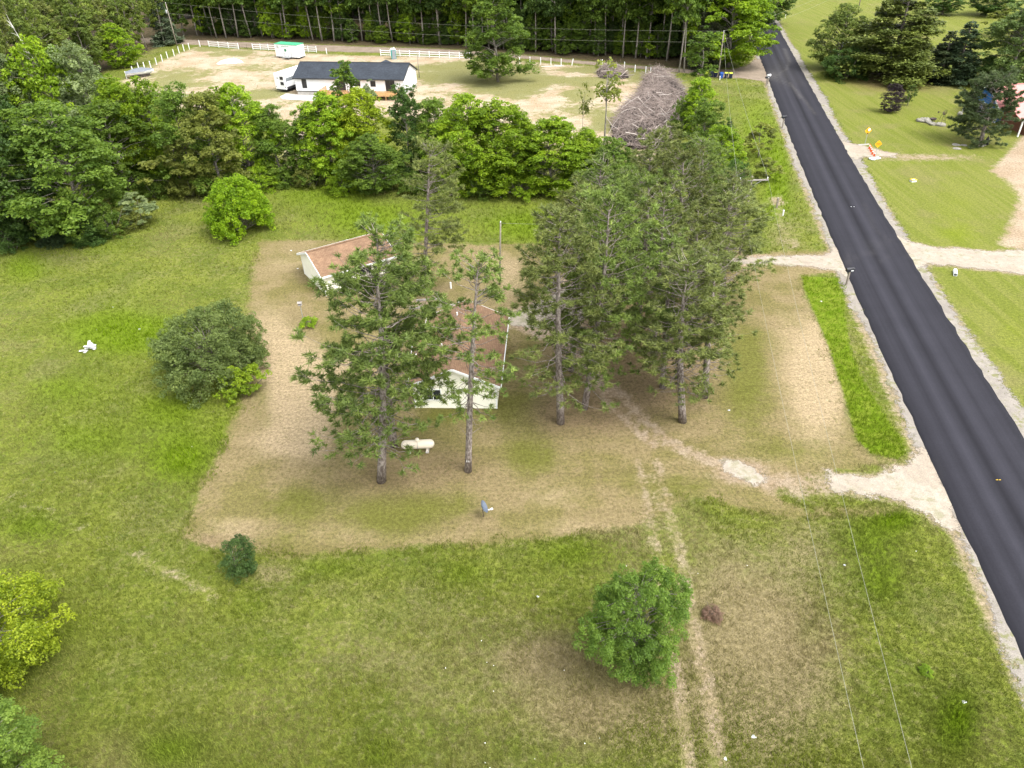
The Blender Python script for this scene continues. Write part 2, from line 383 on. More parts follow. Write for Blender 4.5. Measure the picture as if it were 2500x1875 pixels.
def seg_dist(px, py, poly, closed=True):
    d2 = np.full(px.shape, 1e18); n = len(poly)
    for i in range(n if closed else n - 1):
        ax, ay = poly[i]; bx, by = poly[(i + 1) % n]
        ex, ey = bx - ax, by - ay; L = ex * ex + ey * ey + 1e-12
        t = np.clip(((px - ax) * ex + (py - ay) * ey) / L, 0, 1)
        dx = px - ax - t * ex; dy = py - ay - t * ey
        np.minimum(d2, dx * dx + dy * dy, out=d2)
    return np.sqrt(d2)

def sdf(px, py, poly):
    """signed distance, positive inside"""
    ins = np.zeros(px.shape, bool); n = len(poly)
    for i in range(n):
        ax, ay = poly[i]; bx, by = poly[(i + 1) % n]
        c = (ay > py) != (by > py)
        with np.errstate(divide='ignore', invalid='ignore'):
            xi = (bx - ax) * (py - ay) / (by - ay + 1e-12) + ax
        ins ^= c & (px < xi)
    d = seg_dist(px, py, poly)
    return np.where(ins, d, -d)

def patches(px, py, lst):
    out = np.zeros(px.shape)
    for u, v, a, b, s in lst:
        c = at(u, v); ex = (at(u + a, v) - at(u - a, v)) / 2; ey = (at(u, v - b) - at(u, v + b)) / 2
        det = ex.x * ey.y - ex.y * ey.x
        dx, dy = px - c.x, py - c.y
        p = (dx * ey.y - dy * ey.x) / det; q = (dy * ex.x - dx * ex.y) / det
        out += s * np.exp(-0.9 * (p * p + q * q))
    return out

def rut_field(px, py):
    out = np.zeros(px.shape)
    for pts, w, s in T_RUT:
        d = seg_dist(px, py, W2(pts), False)
        out = np.maximum(out, s * np.exp(-(d / w) ** 2))
    return out

def zone_fields(px, py):
    f = {}
    f['lawn'] = np.clip(sdf(px, py, Z_LAWN), -5, 5); f['ditch'] = np.clip(sdf(px, py, Z_DITCH), -5, 5); f['lot'] = np.clip(sdf(px, py, Z_LOT), -12, 12)
    f['wood'] = np.clip(sdf(px, py, Z_WOOD), -12, 12); f['rlawn'] = np.clip(sdf(px, py, Z_RIGHT), -5, 5)
    f['way'] = np.maximum(np.clip(sdf(px, py, Z_WAY), -5, 5), np.clip(sdf(px, py, Z_LOTR), -5, 5))
    f['lush'] = patches(px, py, B_LUSH); f['dry'] = patches(px, py, B_DRY); f['needle'] = patches(px, py, B_NEED); f['green'] = patches(px, py, B_GREEN)
    f['bare'] = np.maximum(rut_field(px, py), patches(px, py, B_BARE))
    for P_ in SHEETS: f['bare'] = np.maximum(f['bare'], 0.85 * np.exp(-np.maximum(0, -sdf(px, py, P_)) / 0.55))
    dl = np.maximum(road_l(py) - px, px - road_r(py)) - 0.9; f['bare'] = np.maximum(f['bare'], 0.9 * np.exp(-np.maximum(0, dl) / 0.6))
    return f

def ground_material():
    t = NT('meadow_ground'); p = t.pos()
    A = {k: t.attr(k).outputs['Fac'] for k in ('lawn', 'ditch', 'lot', 'wood', 'rlawn', 'lush', 'dry', 'needle', 'green', 'bare', 'way')}
    nb = t.noise(p, 0.055, 4, 0.6); nm = t.noise(p, 0.22, 4, 0.62); ns = t.noise(p, 0.9, 4, 0.65); nf = t.noise(p, 4.0, 4, 0.7); nv = t.noise(p, 14.0, 3, 0.7)
    nx = t.noise(t.map(p, (1, 1, 1), loc=(31, 7, 0)), 0.13, 4, 0.6)
    fine = t.math('MULTIPLY', t.rng(nf, 0.25, 0.75, 0.55, 1.45), t.rng(nv, 0.25, 0.75, 0.65, 1.35))
    # meadow
    mead = t.mix(t.ss(nm, 0.36, 0.64), (0.100, 0.126, 0.018), (0.142, 0.163, 0.026))
    mead = t.mix(t.math('MULTIPLY', t.ss(nx, 0.48, 0.68), 0.55), mead, (0.155, 0.145, 0.058))
    mead = t.mix(t.math('MULTIPLY', t.ss(ns, 0.52, 0.70), 0.5), mead, (0.055, 0.085, 0.012))
    n2 = t.noise(t.map(p, loc=(5, 17, 0)), 2.1, 4, 0.7)
    mead = t.mix(t.math('MULTIPLY', t.ss(t.math('ADD', n2, t.math('MULTIPLY', A['dry'], 0.22)), 0.50, 0.72), 0.6), mead, (0.19, 0.165, 0.082))
    mead = t.mix(t.math('MULTIPLY', t.ss(n2, 0.50, 0.30), 0.5), mead, (0.062, 0.085, 0.014))
    mead = t.mix(t.math('MULTIPLY', t.ss(t.math('ADD', A['dry'], t.math('MULTIPLY', ns, 0.8)), 0.55, 1.35), 0.85), mead, (0.205, 0.165, 0.090))
    mead = t.mix(t.math('MULTIPLY', t.ss(t.math('ADD', A['lush'], t.math('MULTIPLY', nm, 0.7)), 0.45, 1.25), 0.9), mead, (0.105, 0.155, 0.008))
    # mown yard
    lawn = t.mix(t.ss(nm, 0.40, 0.62), (0.200, 0.158, 0.080), (0.150, 0.130, 0.048))
    lawn = t.mix(t.math('MULTIPLY', t.ss(t.math('ADD', A['dry'], t.math('MULTIPLY', ns, 0.6)), 0.5, 1.3), 0.9), lawn, (0.325, 0.252, 0.155))
    lawn = t.mix(t.math('MULTIPLY', t.ss(t.math('ADD', A['green'], t.math('MULTIPLY', ns, 0.9)), 0.5, 1.2), 0.9), lawn, (0.108, 0.112, 0.022))
    lawn = t.mix(t.math('MULTIPLY', t.ss(t.math('ADD', A['needle'], t.math('MULTIPLY', ns, 0.7)), 0.6, 1.4), 0.75), lawn, (0.165, 0.118, 0.070))
    lawn = t.mix(t.math('MULTIPLY', t.ss(t.noise(p, 2.6, 3, 0.6), 0.58, 0.70), 0.55), lawn, (0.075, 0.078, 0.018))
    mow = t.noise(t.map(p, (0.10, 1.3, 1), (0, 0, rad(-4))), 1.0, 3, 0.5)
    lawn = t.scale(lawn, t.rng(mow, 0.35, 0.65, 0.95, 1.05))
    edge = t.math('ADD', A['lawn'], t.math('ADD', t.math('MULTIPLY', t.math('SUBTRACT', nf, 0.5), 0.9), t.math('ADD', t.math('MULTIPLY', t.math('SUBTRACT', ns, 0.5), 1.9), t.math('MULTIPLY', t.math('SUBTRACT', nm, 0.5), 2.4))))
    col = t.mix(t.ss(edge, -0.4, 0.4), mead, lawn)
    # neighbour's mown lawn, faint mowing stripes
    st = t.noise(t.map(p, (1.1, 0.05, 1), (0, 0, rad(8))), 1.0, 2, 0.5)
    rl = t.mix(t.ss(st, 0.40, 0.60), (0.122, 0.142, 0.022), (0.146, 0.157, 0.034))
    rl = t.mix(t.math('MULTIPLY', t.ss(nx, 0.50, 0.68), 0.6), rl, (0.165, 0.150, 0.058))
    rl = t.mix(t.math('MULTIPLY', t.ss(t.math('ADD', A['lush'], t.math('MULTIPLY', nm, 0.6)), 0.45, 1.2), 0.9), rl, (0.130, 0.165, 0.008))
    rl = t.mix(t.math('MULTIPLY', t.ss(t.math('ADD', A['dry'], t.math('MULTIPLY', ns, 0.7)), 0.5, 1.2), 0.7), rl, (0.24, 0.20, 0.10))
    rl = t.mix(t.math('MULTIPLY', t.ss(A['needle'], 0.3, 1.1), 0.8), rl, (0.13, 0.085, 0.045))
    col = t.mix(t.ss(A['rlawn'], -0.3, 0.3), col, rl)
    # ditch
    col = t.mix(t.ss(t.math('ADD', A['ditch'], t.math('MULTIPLY', t.math('SUBTRACT', nf, 0.5), 0.6)), -0.15, 0.25), col, t.mix(t.ss(ns, 0.38, 0.6), (0.098, 0.155, 0.006), (0.135, 0.175, 0.016)))
    # cleared sandy building lot
    sand = t.mix(t.ss(nm, 0.36, 0.64), (0.325, 0.250, 0.165), (0.385, 0.325, 0.240))
    sand = t.mix(t.math('MULTIPLY', t.ss(t.noise(t.map(p, (0.5, 2.2, 1), (0, 0, rad(-6))), 0.8, 4, 0.6), 0.50, 0.62), 0.4), sand, (0.23, 0.16, 0.09))
    weed = t.mix(ns, (0.12, 0.135, 0.035), (0.17, 0.165, 0.055))
    lg = t.math('ADD', t.math('ADD', t.math('MULTIPLY', nx, 0.9), t.math('MULTIPLY', ns, 0.55)), t.math('MULTIPLY', A['green'], 0.0))
    lg = t.math('ADD', lg, t.math('MULTIPLY', t.math('MULTIPLY', t.attr('lotgrass').outputs['Fac'], t.rng(nf, 0.3, 0.7, 0.7, 1.3)), 0.55))
    lot = t.mix(t.math('MULTIPLY', t.ss(lg, 0.74, 0.92), 0.85), sand, weed)
    col = t.mix(t.ss(t.math('ADD', A['lot'], t.math('MULTIPLY', t.math('SUBTRACT', ns, 0.5), 5)), -1.2, 1.2), col, lot)
    # woodland floor
    wood = t.mix(t.ss(ns, 0.4, 0.6), (0.055, 0.05, 0.022), (0.085, 0.06, 0.035))
    col = t.mix(t.ss(t.math('ADD', A['wood'], t.math('MULTIPLY', t.math('SUBTRACT', ns, 0.5), 4)), -1.5, 1.5), col, wood)
    # bare sand: ruts, worn patches, edges of the drive
    dirt = t.mix(t.ss(ns, 0.35, 0.65), (0.235, 0.172, 0.115), (0.29, 0.23, 0.165))
    bf = t.math('ADD', A['bare'], t.math('ADD', t.math('MULTIPLY', t.math('SUBTRACT', nf, 0.5), 1.0), t.math('MULTIPLY', t.math('SUBTRACT', ns, 0.5), 1.4)))
    col = t.mix(t.math('MULTIPLY', t.ss(bf, 0.30, 1.0), 0.85), col, dirt)
    wf = t.math('ADD', A['way'], t.math('ADD', t.math('MULTIPLY', t.math('SUBTRACT', ns, 0.5), 2.2), t.math('MULTIPLY', t.math('SUBTRACT', nf, 0.5), 0.8)))
    col = t.mix(t.math('MULTIPLY', t.ss(wf, -0.6, 0.7), 0.92), col, t.mix(t.ss(nm, 0.4, 0.6), (0.29, 0.215, 0.15), (0.34, 0.27, 0.20)))
    bl = t.math('ADD', t.math('MULTIPLY', nf, 0.6), t.math('MULTIPLY', nv, 0.5))
    t.principled(t.scale(col, fine), 0.95, 0.1, t.bump(bl, 0.9, 0.14))
    return t.m

def build_ground():
    xs = np.concatenate([[-3000, -1500, -700, -400, -280], np.linspace(-220, -70, 101)[:-1], np.linspace(-70, 70, 281)[:-1], np.linspace(70, 220, 121), [280, 400, 700, 1500, 3000]])
    ys = np.concatenate([[-2500, -800, -250, -80, -20], np.linspace(0, 110, 221)[:-1], np.linspace(110, 180, 101)[:-1], np.linspace(180, 340, 101), [400, 550, 900, 1700, 4000]])
    X, Y = np.meshgrid(xs, ys); nx, ny = len(xs), len(ys)
    px, py = X.ravel(), Y.ravel()
    f = zone_fields(px, py)
    f['lotgrass'] = patches(px, py, [(1310, 195, 60, 14, 1.0), (1150, 165, 110, 14, .9), (1250, 220, 50, 16, .8), (1420, 235, 40, 20, .7), (1060, 190, 40, 10, .6), (1440, 200, 40, 10, .9), (430, 190, 60, 20, .6), (620, 165, 40, 10, .5), (580, 130, 60, 8, .5), (1480, 300, 40, 25, .7), (1600, 185, 60, 10, .9), (1160, 195, 80, 18, .7), (640, 230, 40, 15, .7), (520, 118, 40, 5, .8), (1500, 170, 120, 8, .8), (1660, 220, 30, 30, .9), (1480, 380, 80, 30, .5)])
    z = np.zeros(len(px))
    idx = np.arange(nx * ny).reshape(ny, nx)
    q = np.stack([idx[:-1, :-1], idx[:-1, 1:], idx[1:, 1:], idx[1:, :-1]], -1).reshape(-1, 4)
    me = np_mesh('ground', np.stack([px, py, z], 1), q, ground_material())
    for k, a in f.items(): set_attr(me, k, a)
    tag(link_mesh('ground', me), kind='structure')

# ------------------------------------------------------------------ sheets laid on the ground: road, shoulders, drives
def ragged(poly, step=0.5, amp=0.18, seed=1, closed=True):
    rg = np.random.default_rng(seed); out = []; n = len(poly); run = 0.0
    for i in range(n if closed else n - 1):
        a, b = np.array(poly[i]), np.array(poly[(i + 1) % n]); L = np.hypot(*(b - a)); k = max(1, int(L / step))
        nrm = np.array([-(b - a)[1], (b - a)[0]]) / (L + 1e-9)
        for j in range(k):
            run = 0.6 * run + rg.normal(0, amp * 0.9)
            out.append(a + (b - a) * j / k + nrm * run * (0.3 if j == 0 else 1))
    return out

def sheet(name, poly, z, mat, kind='structure', cell=0.35):
    poly = np.array(poly)[::2]; SHEETS.append(poly); lo, hi = poly.min(0) - 1, poly.max(0) + 1
    n = np.maximum(2, ((hi - lo) / cell).astype(int)); 
    while n[0] * n[1] > 60000: n = (n * 0.8).astype(int)
    gx, gy = np.meshgrid(np.linspace(lo[0], hi[0], n[0]), np.linspace(lo[1], hi[1], n[1])); s = sdf(gx.ravel(), gy.ravel(), poly)
    idx = np.arange(n[0] * n[1]).reshape(n[1], n[0]); q = np.stack([idx[:-1, :-1], idx[:-1, 1:], idx[1:, 1:], idx[1:, :-1]], -1).reshape(-1, 4); q = q[(s[q] > -0.9).any(1)]
    used = np.unique(q); re = np.zeros(len(s), int); re[used] = np.arange(len(used))
    me = np_mesh(name, np.stack([gx.ravel(), gy.ravel(), np.full(len(s), z)], 1)[used], re[q], mat); set_attr(me, 'edge', np.clip(s[used], -1.5, 2))
    return tag(link_mesh(name, me), kind=kind)

def gravel_material(name, c1, c2, weeds=0.0):
    t = NT(name); p = t.pos()
    n1 = t.noise(p, 0.35, 4, 0.6); n2 = t.noise(p, 2.0, 4, 0.7); n3 = t.noise(p, 16, 2, 0.7)
    c = t.mix(t.ss(n1, 0.35, 0.65), c1, c2)
    c = t.scale(c, t.math('MULTIPLY', t.rng(n2, 0.25, 0.75, 0.82, 1.16), t.rng(n3, 0.25, 0.75, 0.78, 1.2)))
    if weeds: c = t.mix(t.math('MULTIPLY', t.ss(t.math('ADD', t.math('MULTIPLY', n1, 0.5), t.math('MULTIPLY', t.noise(p, 1.3, 4, 0.7), 0.6)), 0.56, 0.68), weeds), c, (0.14, 0.145, 0.05))
    b = t.principled(c, 0.95, 0.1, t.bump(n3, 0.6, 0.03))
    e = t.math('ADD', t.attr('edge').outputs['Fac'], t.math('ADD', t.math('MULTIPLY', t.math('SUBTRACT', t.noise(p, 1.1, 4, 0.7), 0.5), 2.2), t.math('MULTIPLY', t.math('SUBTRACT', t.noise(p, 7, 3, 0.8), 0.5), 1.3)))
    tr = t.node('ShaderNodeBsdfTransparent'); mx = t.node('ShaderNodeMixShader'); t.put(mx.inputs[0], t.ss(e, -0.1, 0.25))
    t.l.new(tr.outputs[0], mx.inputs[1]); t.l.new(b.outputs[0], mx.inputs[2]); t.l.new(mx.outputs[0], t.out.inputs['Surface'])
    return t.m
M['gravel'] = gravel_material('pale_gravel', (0.21, 0.19, 0.165), (0.26, 0.235, 0.205), 0.8)
M['drive'] = gravel_material('pale_sandy_gravel', (0.28, 0.238, 0.188), (0.325, 0.288, 0.238), 0.45)
M['dirt_road'] = gravel_material('dirt_road', (0.20, 0.16, 0.122), (0.25, 0.20, 0.155), 0.0)

# left edge of the asphalt as the photograph shows it, fitted with a gentle curve
_le = W2([(1828, 66), (1904, 269), (2007, 525), (2072, 674), (2202, 965), (2330, 1245), (2415, 1425), (2500, 1600)])
_re = W2([(1931, 127), (2021, 285), (2156, 525), (2203, 598), (2431, 965), (2500, 1072)])
_kl = np.polyfit(_le[:, 1], _le[:, 0], 3); _kr = np.polyfit(_re[:, 1], _re[:, 0], 2)
def road_l(y):
    y0 = np.clip(y, 22, 225); s = np.polyval(np.polyder(_kl), y0); return np.polyval(_kl, y0) + s * (y - y0)
ROAD_W = float(np.mean([np.polyval(_kr, y) - road_l(y) for y in (60, 75, 90, 110, 130)]))
def road_r(y): return road_l(y) + ROAD_W

def road_material():
    t = NT('asphalt'); p = t.pos(); uv = t.attr('across').outputs['Fac']; dust = t.attr('dust').outputs['Fac']
    along = t.attr('along').outputs['Fac']
    cmb = t.node('ShaderNodeCombineXYZ'); t.put(cmb.inputs[0], t.math('MULTIPLY', uv, 9.0)); t.put(cmb.inputs[1], t.math('MULTIPLY', along, 0.012))
    band = t.noise(cmb.outputs[0], 1.0, 3, 0.6)
    r = t.node('ShaderNodeValToRGB'); t.put(r.inputs[0], uv)
    e = r.color_ramp.elements; e[0].position = 0.0; e[0].color = (0.75, 0.75, 0.75, 1); e[1].position = 1.0; e[1].color = (0.85, 0.85, 0.85, 1)
    for x, k in ((0.07, 0.88), (0.17, 1.18), (0.26, 0.95), (0.35, 1.42), (0.43, 1.1), (0.50, 0.66), (0.56, 0.98), (0.64, 1.40), (0.73, 0.92), (0.84, 1.22), (0.94, 0.88)):
        n = e.new(x); n.color = (k, k, k, 1)
    f = t.math('MULTIPLY', r.outputs[0], t.rng(band, 0.3, 0.7, 0.84, 1.16))
    f = t.math('MULTIPLY', f, t.math('MULTIPLY', t.rng(t.noise(p, 0.4, 3), 0.3, 0.7, 0.94, 1.06), t.rng(t.noise(p, 9, 3, 0.8), 0.25, 0.75, 0.88, 1.14)))
    c = t.scale((0.0225, 0.0222, 0.0280), f)
    dn = t.math('MULTIPLY', dust, t.rng(t.noise(p, 1.5, 4, 0.7), 0.3, 0.7, 0.3, 1.4))
    c = t.mix(t.math('MINIMUM', t.math('MULTIPLY', dn, 0.55), 0.6), c, (0.14, 0.13, 0.12))
    t.principled(c, 0.88, 0.10, t.bump(t.noise(p, 25, 2), 0.3, 0.01))
    return t.m

def build_road():
    ys = np.linspace(-60, 460, 521); us = np.linspace(0, 1, 21)
    Y, U = np.meshgrid(ys, us, indexing='ij'); X = road_l(Y) + U * ROAD_W
    px, py = X.ravel(), Y.ravel(); ny, nu = X.shape
    Z = 0.05 + 0.05 * (1 - (2 * U.ravel() - 1) ** 2)
    idx = np.arange(ny * nu).reshape(ny, nu)
    q = np.stack([idx[:-1, :-1], idx[:-1, 1:], idx[1:, 1:], idx[1:, :-1]], -1).reshape(-1, 4)
    # skirts down to the ground on both edges
    v = np.stack([px, py, Z], 1); rg = np.random.default_rng(5)
    v[idx[:, 0], 0] += rg.normal(0, 0.05, ny); v[idx[:, -1], 0] += rg.normal(0, 0.05, ny)
    n0 = len(v); sk = np.concatenate([v[idx[:, 0]] + [-0.1, 0, -0.06], v[idx[:, -1]] + [0.1, 0, -0.06]])
    v = np.concatenate([v, sk]); a = n0 + np.arange(ny); b = a + ny
    q = np.concatenate([q, np.stack([a[:-1], idx[:-1, 0], idx[1:, 0], a[1:]], 1), np.stack([idx[:-1, -1], b[:-1], b[1:], idx[1:, -1]], 1)])
    me = np_mesh('road', v, q, road_material(), True)
    U2 = np.concatenate([U.ravel(), np.zeros(ny), np.ones(ny)]); Y2 = np.concatenate([py, ys, ys])
    set_attr(me, 'across', U2); set_attr(me, 'along', Y2)
    X2 = v[:, 0]
    dust = patches(X2, Y2, [(1886, 185, 22, 10, .5), (1905, 165, 30, 20, .22), (1930, 200, 40, 16, .14), (2140, 600, 25, 16, .08), (2070, 640, 8, 20, .2), (2290, 1200, 6, 60, .25)])
    for pts, w, s in (([(1888, 185), (1920, 172), (1926, 150), (1915, 120)], 0.5, .5), ([(1880, 190), (1930, 205), (1955, 240)], 0.35, .5), ([(1885, 195), (1940, 215), (1990, 280)], 0.3, .35),
                      ([(2225, 600), (2170, 590), (2135, 560), (2110, 500)], 0.25, .12), ([(2240, 630), (2180, 620), (2150, 640)], 0.25, .1), ([(2050, 650), (2100, 625), (2150, 615)], 0.3, .12)):
        dust = np.maximum(dust, s * np.exp(-(seg_dist(X2, Y2, W2(pts), False) / w) ** 2))
    set_attr(me, 'dust', dust)
    tag(link_mesh('road', me), kind='structure')
build_road()

def build_shoulders():
    rg = np.random.default_rng(11)
    for side in (-1, 1):
        ys = np.arange(-60, 460, 0.5); n = len(ys); s2 = np.convolve(rg.normal(0, 1, n), np.ones(30) / 30, 'same')
        w = np.clip((0.75 if side < 0 else 1.3) + 1.4 * s2, 0.3, 3); V, E = [], []
        for k, o in enumerate((-0.3, 0.2, 0.6, 1.2, 2.0, 3.0)):
            x = road_l(ys) - o if side < 0 else road_r(ys) + o
            V.append(np.stack([x, ys, np.full(n, 0.016)], 1)); E.append(np.clip(w - o, -1.5, 2))
        m = len(V); idx = np.arange(m * n).reshape(m, n)
        q = np.stack([idx[:-1, :-1], idx[:-1, 1:], idx[1:, 1:], idx[1:, :-1]], -1).reshape(-1, 4)
        if side > 0: q = q[:, ::-1]
        me = np_mesh('gravel_shoulder', np.concatenate(V), q, M['gravel']); set_attr(me, 'edge', np.concatenate(E))
        tag(link_mesh('gravel_shoulder', me), kind='structure')
build_shoulders()

sheet('driveway', ragged(W2([(2021, 1153), (2104, 1158), (2164, 1150), (2218, 1128), (2235, 1085), (2262, 1095), (2320, 1215), (2366, 1320), (2340, 1318), (2306, 1289), (2265, 1258), (2221, 1235), (2180, 1220), (2085, 1212), (2018, 1204), (2005, 1180)]), 0.4, 0.14, 3), 0.026, M['drive'])
sheet('driveway', ragged(W2([(1752, 1128), (1785, 1119), (1830, 1132), (1862, 1158), (1876, 1180), (1850, 1184), (1800, 1168), (1765, 1148)]), 0.3, 0.10, 4), 0.012, M['drive'])
sheet('driveway', ragged(W2([(1600, 634), (1700, 631), (1860, 625), (1950, 622), (2020, 619), (2032, 600), (2052, 602), (2090, 690), (2074, 684), (2050, 663), (1980, 652), (1880, 647), (1740, 651), (1620, 653), (1560, 660), (1490, 690), (1440, 735), (1425, 780), (1380, 800), (1310, 800), (1250, 795), (1225, 780), (1290, 750), (1370, 705), (1450, 660), (1540, 636)]), 0.5, 0.16, 5), 0.026, M['drive'])
sheet('driveway', ragged(W2([(2165, 555), (2190, 576), (2224, 592), (2290, 604), (2417, 613), (2500, 610), (2700, 604), (2700, 690), (2500, 671), (2385, 658), (2322, 650), (2256, 648), (2244, 662), (2225, 660)]), 0.5, 0.14, 6), 0.026, M['drive'])
sheet('driveway', ragged(W2([(2045, 330), (2066, 347), (2164, 368), (2200, 374), (2190, 386), (2110, 384), (2090, 392), (2075, 388)]), 0.5, 0.2, 7), 0.026, M['drive'])
sheet('dirt_road', ragged(W2([(300, 92), (430, 96), (600, 103), (850, 113), (1050, 119), (1200, 128), (1260, 133), (1400, 147), (1500, 156), (1650, 168), (1720, 171), (1790, 169), (1828, 160), (1846, 142), (1872, 150), (1890, 205), (1868, 200), (1840, 195), (1800, 190), (1760, 191), (1700, 181), (1600, 171), (1450, 159), (1330, 148), (1240, 141), (1150, 135), (1000, 130), (850, 127), (700, 121), (600, 116), (430, 107), (300, 102)]), 0.8, 0.12, 8), 0.026, M['dirt_road'])
build_ground()
# ------------------------------------------------------------------ trees
def unit(v): return v / (np.linalg.norm(v, axis=-1, keepdims=True) + 1e-9)

def leaf_quads(pos, nrm, size, lv, rg, aspect=0.62):
    """one rhombus leaf cluster per point"""
    n = len(pos); r = unit(rg.normal(size=(n, 3))); a = unit(np.cross(nrm, r)); b = np.cross(nrm, a)
    s = size[:, None]
    droop = -0.12 * s * np.array([0, 0, 1])
    v = np.stack([pos - a * s * 0.5 + droop, pos - b * s * 0.5 * aspect, pos + a * s * 0.5 + droop, pos + b * s * 0.5 * aspect], 1).reshape(-1, 3)
    f = np.arange(n * 4).reshape(n, 4)
    return v, f, np.repeat(lv, 4)

def crown_mesh(name, pos, nrm, size, lv, rg, mat):
    v, f, l = leaf_quads(pos, nrm, size, lv, rg)
    me = np_mesh(name, v, f, mat); set_attr(me, 'lv', np.clip(l, 0, 1)); return me

ENV = {'round': lambda t: np.sqrt(np.clip(1 - (2 * t - 1) ** 2, 0, 1)), 'egg': lambda t: np.sin(np.pi * np.clip(t, 0, 1) ** 0.75) ** 0.8,
       'cone': lambda t: np.clip(1.08 - t, 0, 1) ** 0.8 * np.clip(t / 0.12 + 0.4, 0, 1), 'dome': lambda t: np.sqrt(np.clip(1 - t ** 2.2, 0, 1)) * np.clip(0.85 + t, 0, 1),
       'vase': lambda t: np.clip(0.35 + t, 0, 1) * np.sqrt(np.clip(1 - np.clip((t - 0.5) / 0.5, 0, 1) ** 2, 0, 1)),
       'column': lambda t: np.clip(t / 0.2 + 0.5, 0, 1) * np.clip((1 - t) / 0.5 + 0.12, 0, 1) ** 0.7}

def make_decid(seed, H, wide, bottom, nblob, rblob, nleaf, leaf, flat=0.6, env='egg', trunk=0.2, bark='bark', stems=1, lump=0.25, inner=0.35):
    rg = np.random.default_rng(seed); R = wide / 2; ch = H - bottom
    ph = rg.uniform(0, 6.28, 6); cs = []
    tries = 0
    while len(cs) < nblob and tries < nblob * 60:
        tries += 1
        t = rg.uniform(0.02, 0.98); az = rg.uniform(0, 6.28)
        e = ENV[env](np.array([t]))[0] * (1 + lump * (0.6 * math.sin(2 * az + ph[0] + 3 * t) + 0.4 * math.sin(3 * az + ph[1] - 5 * t)))
        u = inner + (1 - inner) * rg.uniform(0, 1) ** 0.45
        c = np.array([math.cos(az) * R * e * u, math.sin(az) * R * e * u, bottom + ch * t])
        if all(np.linalg.norm((c - d) * [1, 1, 1.3]) > rblob * 0.52 for d in cs): cs.append(c)
    cs = np.array(cs); nb = len(cs)
    rb = rblob * rg.uniform(0.65, 1.25, nb) * (1 - 0.35 * np.clip((cs[:, 2] - bottom) / ch - 0.6, 0, 1))
    w = rb ** 2; cnt = np.maximum(8, (nleaf * w / w.sum()).astype(int))
    P, N, L = [], [], []
    for c, r, k in zip(cs, rb, cnt):
        # each clump is itself a few sprays, so its outline is broken
        ns = rg.integers(4, 8); sc = unit(rg.normal(size=(ns, 3)) + [0, 0, 0.25]) * r * rg.uniform(0.35, 1.1, (ns, 1)); sr = r * rg.uniform(0.3, 0.6, ns)
        wh = rg.integers(0, ns, k); d = unit(rg.normal(size=(k, 3)) + np.array([0, 0, 0.35])); rr = rg.uniform(0.3, 1.0, (k, 1)) ** 0.5
        p = sc[wh] + d * rr * sr[wh][:, None]
        p = p * np.array([1, 1, flat]); p[:, 2] -= 0.16 * (p[:, 0] ** 2 + p[:, 1] ** 2) / r
        P.append(c + p); N.append(unit(d * [0.7, 0.7, 0.7] + rg.normal(0, 0.45, (k, 3)) + [0, 0, 0.55]))
        L.append(np.clip(0.5 + rg.normal(0, 0.16) + rg.normal(0, 0.16, k), 0, 1))
    P, N, L = np.concatenate(P), np.concatenate(N), np.concatenate(L)
    P[:, 2] = np.maximum(P[:, 2], 0.05)
    crown = crown_mesh('crown', P, N, leaf * rg.uniform(0.6, 1.35, len(P)), L, rg, M['leaf'])
    m = MB()
    for s in range(stems):
        off = np.array([rg.normal(0, 0.25), rg.normal(0, 0.25), 0]) if stems > 1 else np.zeros(3)
        top = np.array([rg.normal(0, R * 0.12), rg.normal(0, R * 0.12), H * 0.86]) + off * 4 * (stems > 1)
        pts = [off * (1 - k / 5) + (top) * (k / 5) + np.array([rg.normal(0, 0.02 * H * 0.3), rg.normal(0, 0.02 * H * 0.3), 0]) * (0 < k < 5) for k in range(6)]
        pts[0] = off + [0, 0, -0.15]
        m.tube(pts, [trunk * x for x in (1.25, 0.9, 0.75, 0.55, 0.35, 0.12)], 7)
    for i in rg.permutation(nb)[:int(nb * 0.8)]:
        c = cs[i]; z0 = max(bottom * 0.8, c[2] - 0.35 * np.hypot(c[0], c[1]) - 0.4); z0 = min(z0, H * 0.8)
        a = top * (z0 / (H * 0.86)) if stems == 1 else np.array([0, 0, z0 * 0.6]); mid = (a + c) / 2 + [0, 0, 0.10 * np.linalg.norm(c - a)]
        r0 = trunk * 0.32
        m.tube([a, mid, c], [r0, r0 * 0.6, r0 * 0.22], 4, False)
    return dict(trunk=m.mesh('trunk', M[bark], True), crown=crown, H=H, W=wide)

